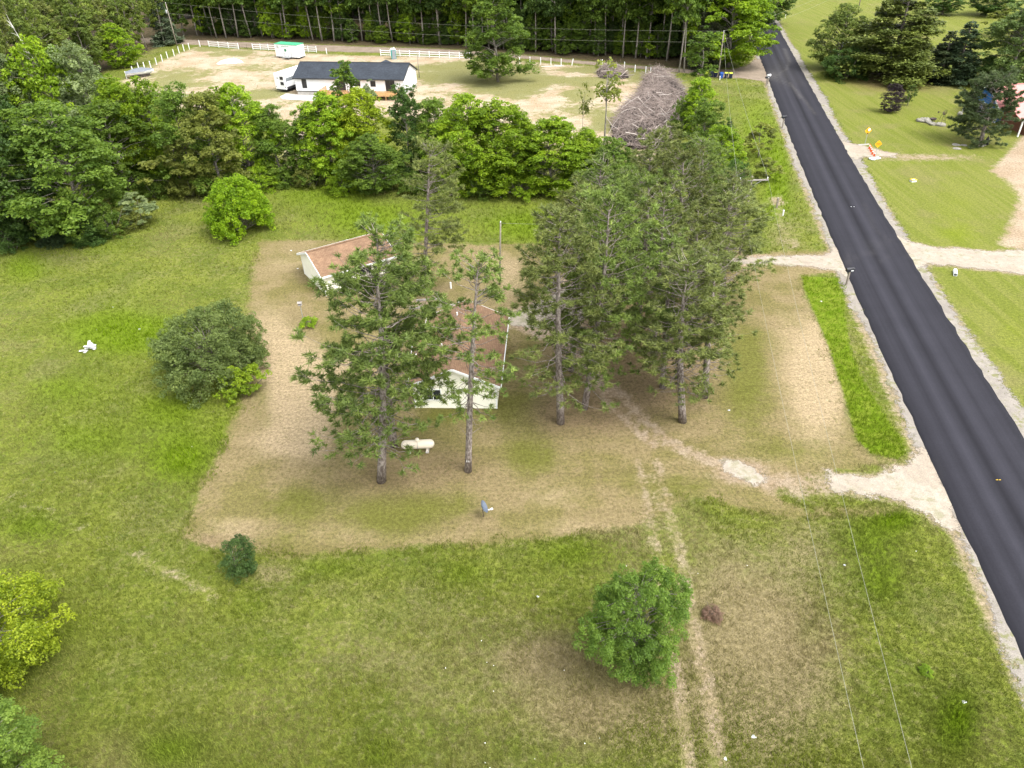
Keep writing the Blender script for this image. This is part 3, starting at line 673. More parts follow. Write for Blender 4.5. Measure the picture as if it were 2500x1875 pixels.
def make_pine(seed, H=18.0, cb=0.24, rmax=3.3, dens=1.0, tuft=0.34, lean=0.0, trunk=0.21, step=1.0):
    rg = np.random.default_rng(seed); m = MB(); zb = H * cb
    bend = np.array([rg.normal(0, 0.25), rg.normal(0, 0.25)])
    def axis(z): t = z / H; return np.array([bend[0] * math.sin(t * 2.6), bend[1] * math.sin(t * 2.2), z])
    m.tube([axis(z) if z else (0, 0, -0.2) for z in np.linspace(0, H, 10)], [trunk * x for x in (1.18, 1.0, 0.92, 0.85, 0.76, 0.66, 0.54, 0.40, 0.24, 0.08)], 8)
    T, D = [], []
    z = H * 0.16
    while z < zb:                               # dead stubs under the living crown
        z += rg.uniform(0.3, 0.8); az = rg.uniform(0, 6.28); L = rg.uniform(0.4, 2.3)
        a = axis(z); e = a + np.array([math.cos(az) * L, math.sin(az) * L, rg.uniform(-0.7, 0.15) * L * 0.5])
        m.tube([a, (a + e) / 2 + [0, 0, 0.06], e], [0.026, 0.018, 0.006], 3, False)
    z = zb - 1.2
    side = rg.uniform(0, 6.28)
    while z < H - 0.4:
        t = np.clip((z - zb) / (H - zb), 0, 1)
        for _ in range(rg.integers(3, 6)):
            az = rg.uniform(0, 6.28); prof = (1 - t) ** 0.5 * (0.62 + 0.38 * min(1, t / 0.3)) + 0.10
            L = rmax * prof * rg.uniform(0.55, 1.15) * (1 + 0.18 * math.cos(az - side))
            el = rg.normal(-0.10 + 0.75 * t, 0.14); a = axis(z + rg.uniform(-0.2, 0.2))
            h = np.array([math.cos(az), math.sin(az), 0]); n = 5
            pts = []
            for k in range(n):
                s = k / (n - 1); up = math.tan(el) * s * L + 0.16 * L * s ** 2.5 - 0.05 * L * math.sin(s * 3.1)
                pts.append(a + h * L * s + [0, 0, up] + np.array([-h[1], h[0], 0]) * rg.normal(0, 0.05 * L) * (k > 0))
            m.tube(pts, [0.038, 0.028, 0.02, 0.013, 0.006], 3, False)
            def P(s): k = min(int(s * (n - 1)), n - 2); q = s * (n - 1) - k; return pts[k] * (1 - q) + pts[k + 1] * q
            tip = unit(pts[-1] - pts[-2])
            T.append(pts[-1]); D.append(tip)
            nsub = max(1, int(L * 2.45 * dens * (0.42 + 0.58 * min(1, t / 0.4))))
            for j in range(nsub):
                s = rg.uniform(0.45, 0.98); b0 = P(s); sg = 1 if j % 2 else -1
                dv = unit(h * rg.uniform(0.5, 1.0) + sg * np.array([-h[1], h[0], 0]) * rg.uniform(0.4, 1.1) + [0, 0, rg.uniform(0.0, 0.45)])
                l2 = (0.25 + 0.30 * L * (1.1 - s)) * rg.uniform(0.6, 1.3); e = b0 + dv * l2
                if rg.uniform() < 0.6: m.tube([b0, e], [0.012, 0.004], 3, False)
                T.append(e); D.append(dv)
                for q in range(int(l2 / 0.30)):
                    T.append(b0 + dv * l2 * rg.uniform(0.35, 0.95) + rg.normal(0, 0.07, 3)); D.append(unit(dv + rg.normal(0, 0.4, 3) + [0, 0, 0.3]))
        z += rg.uniform(0.34, 0.60) * step / max(dens, 0.6)
    for k in range(14): T.append(axis(H) - [0, 0, rg.uniform(0, 1.2)] + rg.normal(0, 0.16, 3)); D.append(np.array([0, 0, 1.0]))
    T, D = np.array(T), np.array(D); nt, nn = len(T), 20
    base = np.repeat(T, nn, 0); dd = unit(np.repeat(D, nn, 0) * 0.55 + unit(rg.normal(size=(nt * nn, 3))) + [0, 0, 0.25])
    ln = tuft * rg.uniform(0.6, 1.15, (nt * nn, 1)); sd = unit(np.cross(dd, unit(rg.normal(size=(nt * nn, 3))))) * tuft * 0.10
    base = base + rg.normal(0, 0.03, base.shape)
    v = np.stack([base + dd * ln, base + dd * ln * 0.12 + sd, base + dd * ln * 0.12 - sd], 1).reshape(-1, 3)
    me = np_mesh('crown', v, np.arange(nt * nn * 3).reshape(-1, 3), M['needle'])
    lv = np.repeat(np.clip(0.5 + rg.normal(0, 0.17, nt), 0, 1), nn) + rg.normal(0, 0.10, nt * nn)
    set_attr(me, 'lv', np.clip(np.repeat(lv, 3), 0, 1))
    return dict(trunk=m.mesh('trunk', M['bark_pine'], True), crown=me, H=H, W=2 * rmax)

def make_conifer(seed, H=14.0, wide=7.0, nleaf=9000, bottom=0.5, layers=16, droop=0.1, leaf=0.34, open_=0.0, trunk=0.22, rise=0.0):
    """spruce or white pine: whorls of flat sprays"""
    rg = np.random.default_rng(seed); m = MB(); R = wide / 2
    m.tube([(0, 0, -0.2), (0.05, 0.02, H * 0.3), (0.02, -0.06, H * 0.65), (0, 0, H)], [trunk * 1.1, trunk * 0.8, trunk * 0.45, trunk * 0.06], 8)
    P, N, L = [], [], []
    br = []
    for i in range(layers):
        t = (i + rg.uniform(-0.3, 0.3)) / layers; t = min(max(t, 0), 0.97)
        for _ in range(rg.integers(5, 8)):
            br.append((t, rg.uniform(0, 6.28), R * (1 - t) ** 0.8 * rg.uniform(0.62, 1.12) + 0.3))
    tot = sum(b[2] ** 1.4 for b in br)
    for t, az, L0 in br:
        z0 = bottom + (H - bottom) * t; h = np.array([math.cos(az), math.sin(az), 0]); sdv = np.array([-h[1], h[0], 0]); k = max(10, int(nleaf * L0 ** 1.4 / tot))
        s = rg.uniform(0.15 + open_, 1.0, k) ** 0.7; w = 0.30 * L0 * np.sin(np.clip(s, 0, 1) * 2.6) + 0.1; off = rg.normal(0, 0.5, k) * w
        zz = z0 + rise * L0 * s - droop * L0 * s ** 2 + rg.normal(0, 0.05 + 0.05 * L0, k) + 0.06 * L0 * s ** 3
        P.append(h * (s * L0)[:, None] + sdv * off[:, None] + np.array([0, 0, 1]) * zz[:, None]); N.append(unit(rg.normal(0, 0.4, (k, 3)) + [0, 0, 1])); L.append(np.clip(0.5 + rg.normal(0, 0.15) + rg.normal(0, 0.15, k), 0, 1))
        m.tube([(0, 0, z0), h * L0 * 0.5 + [0, 0, z0 + rise * L0 * 0.5 - droop * L0 * 0.25], h * L0 * 0.92 + [0, 0, z0 + rise * L0 * 0.9 - droop * L0 * 0.8]], [0.05 * (1 - t) + 0.01, 0.025 * (1 - t) + 0.008, 0.006], 3, False)
    P, N, L = np.concatenate(P), np.concatenate(N), np.concatenate(L); P[:, 2] = np.maximum(P[:, 2], 0.05)
    return dict(trunk=m.mesh('trunk', M['bark_pine'], True), crown=crown_mesh('crown', P, N, leaf * rg.uniform(0.6, 1.3, len(P)), L, rg, M['needle']), H=H, W=wide)

GAIN_L, GAIN_N = 1.6, 1.45
def spawn(proto, name, label, loc, H, Wd, color, rz=0.0, group=None, cat='tree', lean=None):
    sz = H / proto['H']; sx = Wd / proto['W']
    r = thing(name, label, cat, (loc.x, loc.y, 0), rz, group, (sx, sx, sz))
    if lean: r.rotation_euler = (lean[0], lean[1], rz)
    t = link_mesh('trunk', proto['trunk'], r); c = link_mesh('crown', proto['crown'], r); g = GAIN_N if proto['crown'].materials[0] == M['needle'] else GAIN_L; c.color = (color[0] * g, color[1] * g, color[2] * g, 1)
    return r

RG = random.Random(77)
# leaf colours (reflectance)
C_BRIGHT = (0.115, 0.185, 0.010); C_YEL = (0.150, 0.205, 0.010); C_MID = (0.070, 0.118, 0.016); C_DARK = (0.040, 0.078, 0.016); C_SILV = (0.115, 0.150, 0.065); C_OLIVE = (0.105, 0.125, 0.026)
C_PINE = (0.088, 0.128, 0.028); C_PINE2 = (0.100, 0.124, 0.034); C_SPR = (0.035, 0.060, 0.024); C_PURP = (0.040, 0.028, 0.034)

PR_MAPLE = [make_decid(s, 11, 7.5, 0.5, 140, 0.98, 30000, 0.235, 0.55, 'egg', 0.15, inner=0.25) for s in (1, 2, 3, 4)]
PR_ASPEN = [make_decid(s, 12, 5.0, 0.7, 110, 0.78, 24000, 0.205, 0.8, 'column', 0.12, inner=0.2) for s in (11, 12, 13)]
PR_BUSH = [make_decid(s, 5, 5.5, 0.2, 70, 0.75, 13000, 0.18, 0.75, 'dome', 0.07, stems=4) for s in (21, 22)]
PR_WOOD = [make_decid(s, 21, 8.0, 8.0, 38, 1.6, 5200, 0.55, 0.55, 'egg', 0.20) for s in (31, 32, 33)]
PR_WOODLOW = [make_decid(s, 17, 6.5, 2.5, 44, 1.1, 5600, 0.46, 0.45, 'egg', 0.15, lump=0.4) for s in (36, 37)]
PR_SLIM = [make_decid(s, 17, 3.6, 5.0, 32, 0.8, 3600, 0.36, 0.9, 'column', 0.10) for s in (41, 42)]
PR_SAP = [make_decid(s, 6, 3.4, 0.8, 24, 0.62, 2600, 0.34, 0.5, 'egg', 0.06) for s in (51, 52)]
PR_PINE = [make_pine(61), make_pine(62, 17.5, 0.22, 3.5), make_pine(63, 18.5, 0.30, 3.0), make_pine(64, 18, 0.26, 3.3, 0.9), make_pine(65, 16, 0.24, 3.1, 0.85), make_pine(66, 18, 0.42, 3.0, 0.85)]
PR_SPRUCE = [make_conifer(71, 13, 7, 18000, 0.3, 24, 0.18, 0.36), make_conifer(72, 12, 6.5, 16000, 0.3, 22, 0.12, 0.36)]
PR_WHITEP = make_conifer(75, 19, 15, 42000, 0.5, 22, 0.04, 0.46, 0.05, 0.36, 0.06)

# --- solitary trees and bushes of the yard
def px_tree(proto, name, label, u, v, vtop, wpx, col, group=None, cat='tree', rz=None, H=None):
    b = at(u, v); h = H or height_at(b, vtop)
    return spawn(proto, name, label, b, h, px_size(b, wpx), col, RG.uniform(0, 6.28) if rz is None else rz, group, cat)

oak = make_decid(101, 7.2, 6.2, 0.8, 200, 0.62, 85000, 0.105, 0.75, 'round', 0.10, lump=0.3, inner=0.15)
spawn(oak, 'oak_tree', 'leafy mid-green tree beside the wheel ruts in the near meadow', at(1548, 1625), 7.1, 5.3, (0.070, 0.122, 0.018), 0.6, cat='tree')
rnd = make_decid(102, 6.4, 7.6, 0.25, 150, 0.9, 42000, 0.20, 0.75, 'dome', 0.12, lump=0.10, stems=3)
spawn(rnd, 'round_tree', 'bright lime-green round tree alone on the meadow behind the garage', at(593, 566), 6.6, 7.3, (0.135, 0.230, 0.008), 1.0, cat='tree')
bush = make_decid(103, 5.4, 11.0, 0.2, 190, 0.95, 62000, 0.17, 0.7, 'dome', 0.10, lump=0.3, stems=5)
spawn(bush, 'spreading_bush', 'large dark green spreading bush at the left edge of the mown yard', at(528, 905), 5.6, 10.2, (0.086, 0.120, 0.034), 2.2, cat='bush')
shrub_y = make_decid(104, 2.2, 3.6, 0.1, 26, 0.55, 6000, 0.17, 0.7, 'dome', 0.04, stems=3)
spawn(shrub_y, 'low_shrub', 'small yellow-green shrub tucked against the front of the large dark bush', at(590, 955), 2.4, 4.0, (0.125, 0.190, 0.012), 0.3, cat='bush')
yng = make_decid(105, 2.7, 2.6, 0.15, 46, 0.42, 11000, 0.085, 0.9, 'egg', 0.04, 'bark_pine', lump=0.45, inner=0.2)
spawn(yng, 'young_pine', 'small bushy young pine near the lower left corner of the mown yard', at(590, 1398), 2.7, 2.5, (0.034, 0.066, 0.016), 1.1)
ylw = make_decid(106, 6.5, 8.5, 0.6, 150, 0.9, 50000, 0.15, 0.75, 'round', 0.12, lump=0.25)
spawn(ylw, 'yellow_green_tree', 'vivid yellow-green tree cut by the left edge of the photo', at(5, 1640), 6.2, 7.4, (0.150, 0.200, 0.012), 0.2)
spawn(oak, 'green_tree', 'green tree cut by the lower left corner of the photo', at(25, 2010), 6.0, 6.6, (0.080, 0.128, 0.020), 2.0)
spawn(PR_BUSH[0], 'grassy_clump', 'small bright green clump under the bird feeder pole', at(754, 797), 0.95, 1.7, (0.13, 0.21, 0.012), 0.2, cat='shrub')

spawn(PR_BUSH[1], 'dead_weed', 'reddish-brown dead weed clump right of the wheel ruts', at(1738, 1502), 0.5, 1.2, (0.14, 0.095, 0.065), 0.4, cat='weed')
spawn(PR_BUSH[0], 'green_weed', 'small bright green weed in the roadside meadow', at(2260, 1642), 0.35, 0.7, (0.12, 0.20, 0.012), 0.9, cat='weed')
# --- red pines round the yellow house
PIN = 'tall red pines round the yellow house'
def pine(i, u, v, vtop, wpx, label, col=C_PINE, group=PIN, rz=None, ut=None):
    b = at(u, v); h = height_at(b, vtop); lean = None
    if ut is not None:          # the trunk leans: its tip stands in the same depth as its foot
        d = FWD + RGT * ((ut - PW / 2) / F_PX) - UPV * ((vtop - PH / 2) / F_PX); k = b.y / d.y
        h = CAM_H + d.z * k; a = math.atan2(d.x * k - b.x, h); rz = 0.0 if rz is None else rz
    r = spawn(PR_PINE[i], 'red_pine', label, b, h, px_size(b, wpx), col, RG.uniform(0, 6.28) if rz is None else rz, group)
    if ut is not None:
        q = Matrix.Rotation(a, 3, 'Y') @ Matrix.Rotation(rz, 3, 'Z'); r.rotation_euler = q.to_euler()
    return r
pine(0, 931, 1175, 650, 320, 'red pine standing left of the propane tank, nearest the camera', C_PINE, rz=2.4, ut=906)
pine(1, 962, 1088, 550, 290, 'red pine directly behind the nearest pine, left of the propane tank', C_PINE, rz=0.4, ut=922)
pine(5, 1143, 1150, 632, 235, 'red pine in front of the yellow gable wall, with a white tag on its trunk', C_PINE, rz=4.4, ut=1174)
pine(1, 1033, 722, 345, 175, 'sparse olive-green red pine between the garage and the bare pole', C_PINE2, rz=1.0, ut=1045)
STAND = 'red pines of the stand beside the drive'
for i, (u, v, vt, w, lab) in enumerate([(1369, 1033, 520, 270, 'front left pine of the stand, beside the yellow house'), (1426, 998, 470, 250, 'second pine from the left in the front of the stand'),
        (1667, 1030, 640, 250, 'nearest right-hand pine of the stand, with a bare lower trunk'), (1618, 946, 570, 230, 'front pine of the stand just left of the right-hand one'), (1721, 969, 600, 240, 'rightmost front pine of the stand beside the mown strip')]):
    pine(i % 5, u, v, vt, w, lab, C_PINE if i % 2 else C_PINE2, STAND, RG.uniform(0, 6), (1380, 1475, 1706, 1645, 1760)[i])
for i, (u, v, vt, w) in enumerate([(1550, 835, 430, 220), (1592, 885, 470, 210), (1395, 905, 460, 230), (1455, 775, 400, 200), (1559, 700, 345, 190), (1640, 730, 370, 200), (1700, 650, 340, 180), (1762, 745, 470, 230), (1768, 655, 430, 160), (1480, 665, 430, 170), (1612, 625, 310, 160), (1680, 840, 520, 190), (1712, 560, 340, 150)]):
    pine((i * 2 + 1) % 5, u, v, vt, w, 'dark red pine inside the dense stand right of the yellow house', (C_PINE, C_PINE2, (0.082, 0.100, 0.026))[i % 3], STAND, RG.uniform(0, 6), u + 0.07 * (v - vt))

# --- hedge of trees between the meadow and the building lot
def hedge(kind, u, v, vt, w, col, label):
    px_tree(kind, 'hedgerow_tree', label, u, v, vt, w, col, 'trees of the hedgerow behind the meadow')
HB = [('layered dark green tree at the left end of the hedgerow', PR_MAPLE[0], 55, 585, 235, 230, C_DARK), ('big mid-green tree at the front of the hedgerow, left', PR_MAPLE[1], 205, 565, 250, 290, C_MID), ('dark tree behind the left end of the hedgerow', PR_MAPLE[2], 15, 480, 110, 200, C_DARK),
      ('silvery green tree in the left hedgerow under the leaning birch', PR_ASPEN[0], 112, 440, 132, 130, C_SILV), ('bright green rounded tree right of the leaning birch', PR_MAPLE[3], 190, 430, 92, 190, C_BRIGHT), ('silvery green tree near the covered boat', PR_ASPEN[1], 268, 425, 112, 130, C_SILV),
      ('yellow-green tree in front of the covered boat', PR_MAPLE[0], 345, 440, 190, 170, C_BRIGHT), ('mid-green tree in the hedgerow right of the big front tree', PR_ASPEN[2], 318, 470, 250, 150, C_MID), ('slim yellow-green tree at the lot edge right of the boat', PR_ASPEN[0], 408, 440, 188, 110, C_BRIGHT),
      ('small yellowish tree at the meadow edge', PR_SAP[0], 448, 478, 345, 130, C_OLIVE), ('mid-green tree in the middle of the left hedgerow', PR_ASPEN[1], 480, 465, 215, 130, C_MID), ('olive green tree in the hedgerow left of the maple', PR_ASPEN[2], 545, 470, 225, 140, C_OLIVE),
      ('bright maple left of the gap in the hedgerow', PR_MAPLE[1], 618, 440, 203, 165, C_BRIGHT), ('mid-green tree beside the gap in the hedgerow', PR_ASPEN[0], 690, 440, 255, 110, C_MID), ('bright maple right of the gap in the hedgerow', PR_MAPLE[2], 820, 440, 225, 165, C_BRIGHT),
      ('brightest yellow-green maple in front of the white house deck', PR_MAPLE[3], 895, 430, 218, 165, C_YEL), ('low dark green maple at the meadow edge below the white house', PR_MAPLE[0], 915, 470, 330, 150, C_MID), ('narrow dark green tree at the right end of the white house', PR_ASPEN[1], 1008, 430, 213, 95, C_DARK),
      ('dark green tree right of the white house', PR_ASPEN[2], 1072, 430, 240, 100, C_MID), ('large bright maple behind the sparse pine', PR_MAPLE[1], 1150, 458, 228, 190, C_BRIGHT), ('large bright maple left of the sandy clearing', PR_MAPLE[3], 1225, 462, 245, 190, C_BRIGHT),
      ('vivid green maple at the right end of the hedgerow', PR_MAPLE[2], 1345, 468, 285, 185, C_BRIGHT), ('bright green maple next to the two slender trees', PR_MAPLE[0], 1425, 462, 315, 140, C_BRIGHT), ('green tree where the hedgerow meets the pine stand', PR_MAPLE[1], 1490, 480, 335, 120, C_MID),
      ('dark conifer-like tree at the foot of the left hedgerow', PR_SPRUCE[0], 140, 590, 470, 90, C_SPR), ('small dark pine at the foot of the left hedgerow', PR_SPRUCE[1], 215, 592, 480, 90, C_DARK), ('small silvery tree standing alone at the hedgerow corner', PR_SAP[1], 350, 550, 470, 80, C_SILV),
      ('thin green tree left of the brightest maple', PR_ASPEN[0], 770, 445, 262, 90, C_MID), ('tall slim tree rising before the dark roof', PR_SLIM[0], 868, 400, 152, 70, C_MID), ('thin pale sapling before the white house wall', PR_SLIM[1], 920, 390, 188, 46, C_SILV), ('narrow yellow-green tree left of the gap', PR_SLIM[0], 575, 440, 215, 80, C_BRIGHT), ('green tree behind the boat', PR_ASPEN[1], 240, 330, 150, 120, C_MID)]
for lab, pr, u, v, vt, w, c in HB: hedge(pr, u, v, vt, w, c, lab)
for i, (u, v, vt, w, c) in enumerate([(270, 575, 505, 90, C_MID), (320, 560, 510, 70, C_OLIVE), (470, 475, 420, 90, C_OLIVE), (560, 475, 425, 100, C_MID), (640, 462, 410, 90, C_BRIGHT), (760, 455, 400, 70, C_OLIVE), (1010, 470, 425, 80, C_MID), (1100, 475, 420, 100, C_BRIGHT), (1270, 480, 430, 110, C_BRIGHT), (30, 610, 545, 80, C_DARK), (380, 480, 430, 80, C_MID), (1390, 482, 435, 90, C_BRIGHT), (1180, 478, 430, 80, C_MID), (840, 470, 420, 80, C_BRIGHT), (520, 470, 430, 70, C_MID), (700, 452, 415, 70, C_MID)]):
    px_tree(PR_BUSH[i % 2], 'undergrowth_bush', 'low bush at the foot of the hedgerow along the meadow', u, v, vt, w, c, 'bushes at the foot of the hedgerow', 'bush')
sl = make_decid(107, 9.5, 3.0, 6.6, 14, 0.6, 420, 0.30, 0.8, 'round', 0.10, inner=0.1)
px_tree(sl, 'slender_tree', 'slender nearly bare tree with a leafy tuft, left of the brush pile', 1473, 430, 150, 95, C_OLIVE)
px_tree(sl, 'slender_tree', 'thin bare trunk left of the slender tufted tree', 1421, 425, 205, 34, C_OLIVE)

# --- shrubs along the property line, right of the brush pile
for i, (pr, u, v, vt, w, c, lab) in enumerate([(PR_BUSH[0], 1790, 480, 395, 80, C_DARK, 'dark bush at the right end of the pine stand'), (PR_ASPEN[0], 1752, 445, 305, 95, C_BRIGHT, 'bright green tree right of the brush pile'), (PR_ASPEN[1], 1715, 400, 250, 100, C_MID, 'green tree beside the middle of the brush pile'),
        (PR_ASPEN[2], 1700, 330, 190, 80, C_BRIGHT, 'bright green tree beside the top of the brush pile'), (PR_SLIM[1], 1705, 240, 60, 70, C_MID, 'ivy-covered slim tree at the top of the property line'), (PR_SPRUCE[1], 1772, 372, 292, 54, C_DARK, 'small dark bush by itself right of the property line'),
        (PR_SAP[0], 1690, 275, 210, 60, C_MID, 'low green bush at the top of the property line'), (PR_SAP[1], 1850, 385, 300, 70, C_OLIVE, 'thin sapling in the roadside grass above the cross-arm pole'), (PR_SAP[0], 1868, 440, 385, 64, C_OLIVE, 'sparse bushy sapling right of the cross-arm pole'), (PR_BUSH[1], 1660, 330, 240, 50, C_MID, 'green bush at the right foot of the brush pile')]):
    px_tree(pr, 'roadside_tree' if i != 5 else 'roadside_bush', lab, u, v, vt, w, c, 'trees along the property line')

# --- trees in the lot and across the road
px_tree(PR_ASPEN[1], 'lot_tree', 'tall green tree standing alone beside the white fence', 1216, 200, -25, 130, (0.075, 0.125, 0.018))
px_tree(PR_MAPLE[2], 'corner_maple', 'big bright maple at the corner of the dirt road and the asphalt', 1778, 164, -70, 205, (0.115, 0.185, 0.010), rz=1.0)
px_tree(PR_MAPLE[0], 'corner_maple', 'bright maple behind the corner maple along the asphalt', 1768, 100, -120, 160, C_BRIGHT, rz=2.0)
px_tree(PR_WHITEP, 'white_pine', 'huge yellowish-green white pine across the road', 2172, 186, -50, 285, (0.098, 0.128, 0.026), rz=0.4)
px_tree(PR_MAPLE[1], 'orchard_tree', 'open round tree left of the huge white pine', 2040, 168, 8, 120, (0.085, 0.115, 0.026))
px_tree(PR_BUSH[0], 'lilac_bush', 'dark bush under the round tree left of the white pine', 2058, 190, 118, 105, C_DARK, cat='bush')
px_tree(PR_SPRUCE[0], 'spruce', 'dark spruce right of the huge white pine', 2330, 202, 45, 120, (0.034, 0.056, 0.026))
px_tree(PR_SPRUCE[1], 'spruce', 'dark spruce between the white pine and the larger spruce', 2292, 200, 70, 100, (0.036, 0.052, 0.022))
px_tree(PR_ASPEN[0], 'willow', 'pale green willow at the right edge of the photo', 2455, 208, 0, 150, (0.080, 0.120, 0.035))
px_tree(PR_ASPEN[2], 'willow', 'pale green tree right behind the willow', 2500, 195, -20, 130, (0.085, 0.125, 0.035))
px_tree(PR_BUSH[1], 'fence_bush', 'dark bush between the spruces and the willow', 2395, 205, 135, 90, C_DARK, cat='bush')
px_tree(PR_MAPLE[3], 'field_tree', 'round dark tree in the far field behind the white pine', 2300, 36, -45, 80, C_DARK)
px_tree(PR_MAPLE[0], 'field_tree', 'round dark tree in the far field above the willow', 2425, 38, -50, 110, C_DARK)
px_tree(PR_SAP[0], 'field_sapling', 'small light green sapling in the far field', 2432, 88, 10, 58, C_OLIVE)
px_tree(PR_ASPEN[0], 'purple_tree', 'small dark purple-leaved tree on the neighbour lawn', 2172, 274, 203, 44, C_PURP)
px_tree(make_decid(108, 4.5, 1.3, 0.5, 22, 0.35, 1600, 0.2, 1.2, 'column', 0.05), 'narrow_cypress', 'narrow upright evergreen beside the purple tree', 2215, 258, 204, 20, (0.055, 0.085, 0.020))
twin = make_pine(109, 11, 0.18, 4.2, 1.7, 0.42, trunk=0.26)
px_tree(twin, 'neighbour_pine', 'dark dense pine in front of the blue house', 2392, 352, 192, 155, (0.048, 0.070, 0.028), rz=0.5)

# --- the wood behind the dirt road and on the left
def scatter_line(u0, v0, u1, v1, n, depth0, depth1):
    a, b = at(u0, v0), at(u1, v1); d = (b - a); nrm = Vector((-d.y, d.x, 0)).normalized()
    if nrm.y < 0: nrm = -nrm
    for i in range(n):
        yield a + d * ((i + RG.uniform(-0.35, 0.35)) / (n - 1)) + nrm * RG.uniform(depth0, depth1)
WG = 'trees of the wood behind the dirt road'
wood_cols = [(0.050, 0.090, 0.014), (0.062, 0.105, 0.014), (0.080, 0.130, 0.012), (0.045, 0.080, 0.018)]
for u0, v0, u1, v1, n in ((440, 92, 1060, 115, 24), (1060, 115, 1760, 164, 30)):
    for p in scatter_line(u0, v0, u1, v1, n, 1.5, 6):
        spawn(RG.choice(PR_WOOD), 'forest_tree', 'tall bare-trunked tree at the front of the wood behind the dirt road', p, RG.uniform(18, 24), RG.uniform(6.5, 9), RG.choice(wood_cols), RG.uniform(0, 6.28), WG)
    for p in scatter_line(u0, v0, u1, v1, n, 7, 16):
        spawn(RG.choice(PR_WOOD + PR_WOODLOW), 'forest_tree', 'leafy tree inside the wood behind the dirt road', p, RG.uniform(17, 23), RG.uniform(6.5, 9), RG.choice(wood_cols), RG.uniform(0, 6.28), WG)
    for p in scatter_line(u0, v0, u1, v1, n, 17, 40):
        spawn(RG.choice(PR_WOODLOW), 'forest_tree', 'leafy tree inside the wood behind the dirt road', p, RG.uniform(17, 23), RG.uniform(8, 10.5), RG.choice(wood_cols), RG.uniform(0, 6.28), WG)
    for p in scatter_line(u0 - 60, v0, u1, v1, int(n * 0.8), 34, 60):
        spawn(RG.choice(PR_MAPLE), 'forest_tree', 'leafy tree deep inside the wood behind the dirt road', p, RG.uniform(12, 20), RG.uniform(10, 14), RG.choice(wood_cols), RG.uniform(0, 6.28), WG)
    for p in scatter_line(u0, v0, u1, v1, n, 3.0, 12):
        spawn(RG.choice(PR_ASPEN + PR_MAPLE), 'forest_sapling', 'leafy young tree between the tall trunks behind the dirt road', p, RG.uniform(6, 11), RG.uniform(3.5, 5.5), RG.choice(wood_cols + [C_MID, C_BRIGHT]), RG.uniform(0, 6.28), 'saplings under the wood')
    for p in scatter_line(u0, v0, u1, v1, n, 2.0, 9):
        spawn(RG.choice(PR_SAP + PR_ASPEN), 'forest_sapling', 'leafy sapling under the tall trees behind the dirt road', p, RG.uniform(3.5, 8.5), RG.uniform(2.5, 4.5), RG.choice(wood_cols + [C_BRIGHT]), RG.uniform(0, 6.28), 'saplings under the wood')
for u, v, w in ((1657, 178, 60), (1670, 176, 60)):
    b = at(u, v); spawn(PR_WOOD[1], 'forest_tree', 'tall bare straight trunk on the lot side of the dirt road', b, 24, 6.0, wood_cols[1], RG.uniform(0, 6), 'pair of tall trunks beside the dirt road')
px_tree(PR_SPRUCE[0], 'thin_spruce', 'thin grey-green spruce with bare lower trunk beside the corner maple', 1718, 168, -60, 95, (0.060, 0.072, 0.036))
# left wood
LG = 'trees of the wood on the left'
for p in scatter_line(250, 88, 640, 98, 16, 26, 55):
    spawn(RG.choice(PR_MAPLE), 'woodland_tree', 'broad leafy tree deep in the wood at the upper left', p, RG.uniform(13, 19), RG.uniform(10, 13), RG.choice(wood_cols), RG.uniform(0, 6.28), LG)
for k, (u0, v0, u1, v1, n, d0, d1) in enumerate(((-120, 300, 250, 178, 15, 0, 5), (250, 178, 430, 104, 8, 0, 4), (-160, 260, 420, 98, 20, 5, 14), (-160, 230, 440, 92, 24, 14, 30), (-200, 200, 440, 88, 24, 30, 50))):
    for p in scatter_line(u0, v0, u1, v1, n, d0, d1):
        s = RG.random() < (0.75 if k < 3 else 0.35)
        spawn(RG.choice(PR_SLIM) if s else RG.choice(PR_WOODLOW), 'woodland_tree', 'slender olive-green tree in the wood at the upper left' if s else 'leafy tree in the wood at the upper left', p, RG.uniform(14, 19), RG.uniform(3.4, 4.6) if s else RG.uniform(6, 8), RG.choice([(0.110, 0.130, 0.036), (0.100, 0.135, 0.026), (0.080, 0.115, 0.022)]), RG.uniform(0, 6.28), LG)
px_tree(PR_MAPLE[1], 'verge_tree', 'bright green tree behind the left fence posts', 300, 165, 55, 90, C_BRIGHT)
px_tree(PR_SPRUCE[0], 'silver_spruce', 'silvery spruce behind the utility pole at the upper left', 408, 108, -20, 80, (0.075, 0.10, 0.06))
birch = make_decid(110, 15, 3.0, 9, 10, 0.7, 60, 0.3, 1.0, 'column', 0.16, 'bark_birch')
b = at(172, 282); d = FWD + RGT * ((-8 - PW / 2) / F_PX) - UPV * ((0 - PH / 2) / F_PX); k = b.y / d.y
spawn(birch, 'leaning_birch', 'pale leafless birch trunk leaning at the upper left', b, CAM_H + d.z * k, 3.0, C_OLIVE, 0.0, lean=(0.0, math.atan2(d.x * k - b.x, CAM_H + d.z * k)))
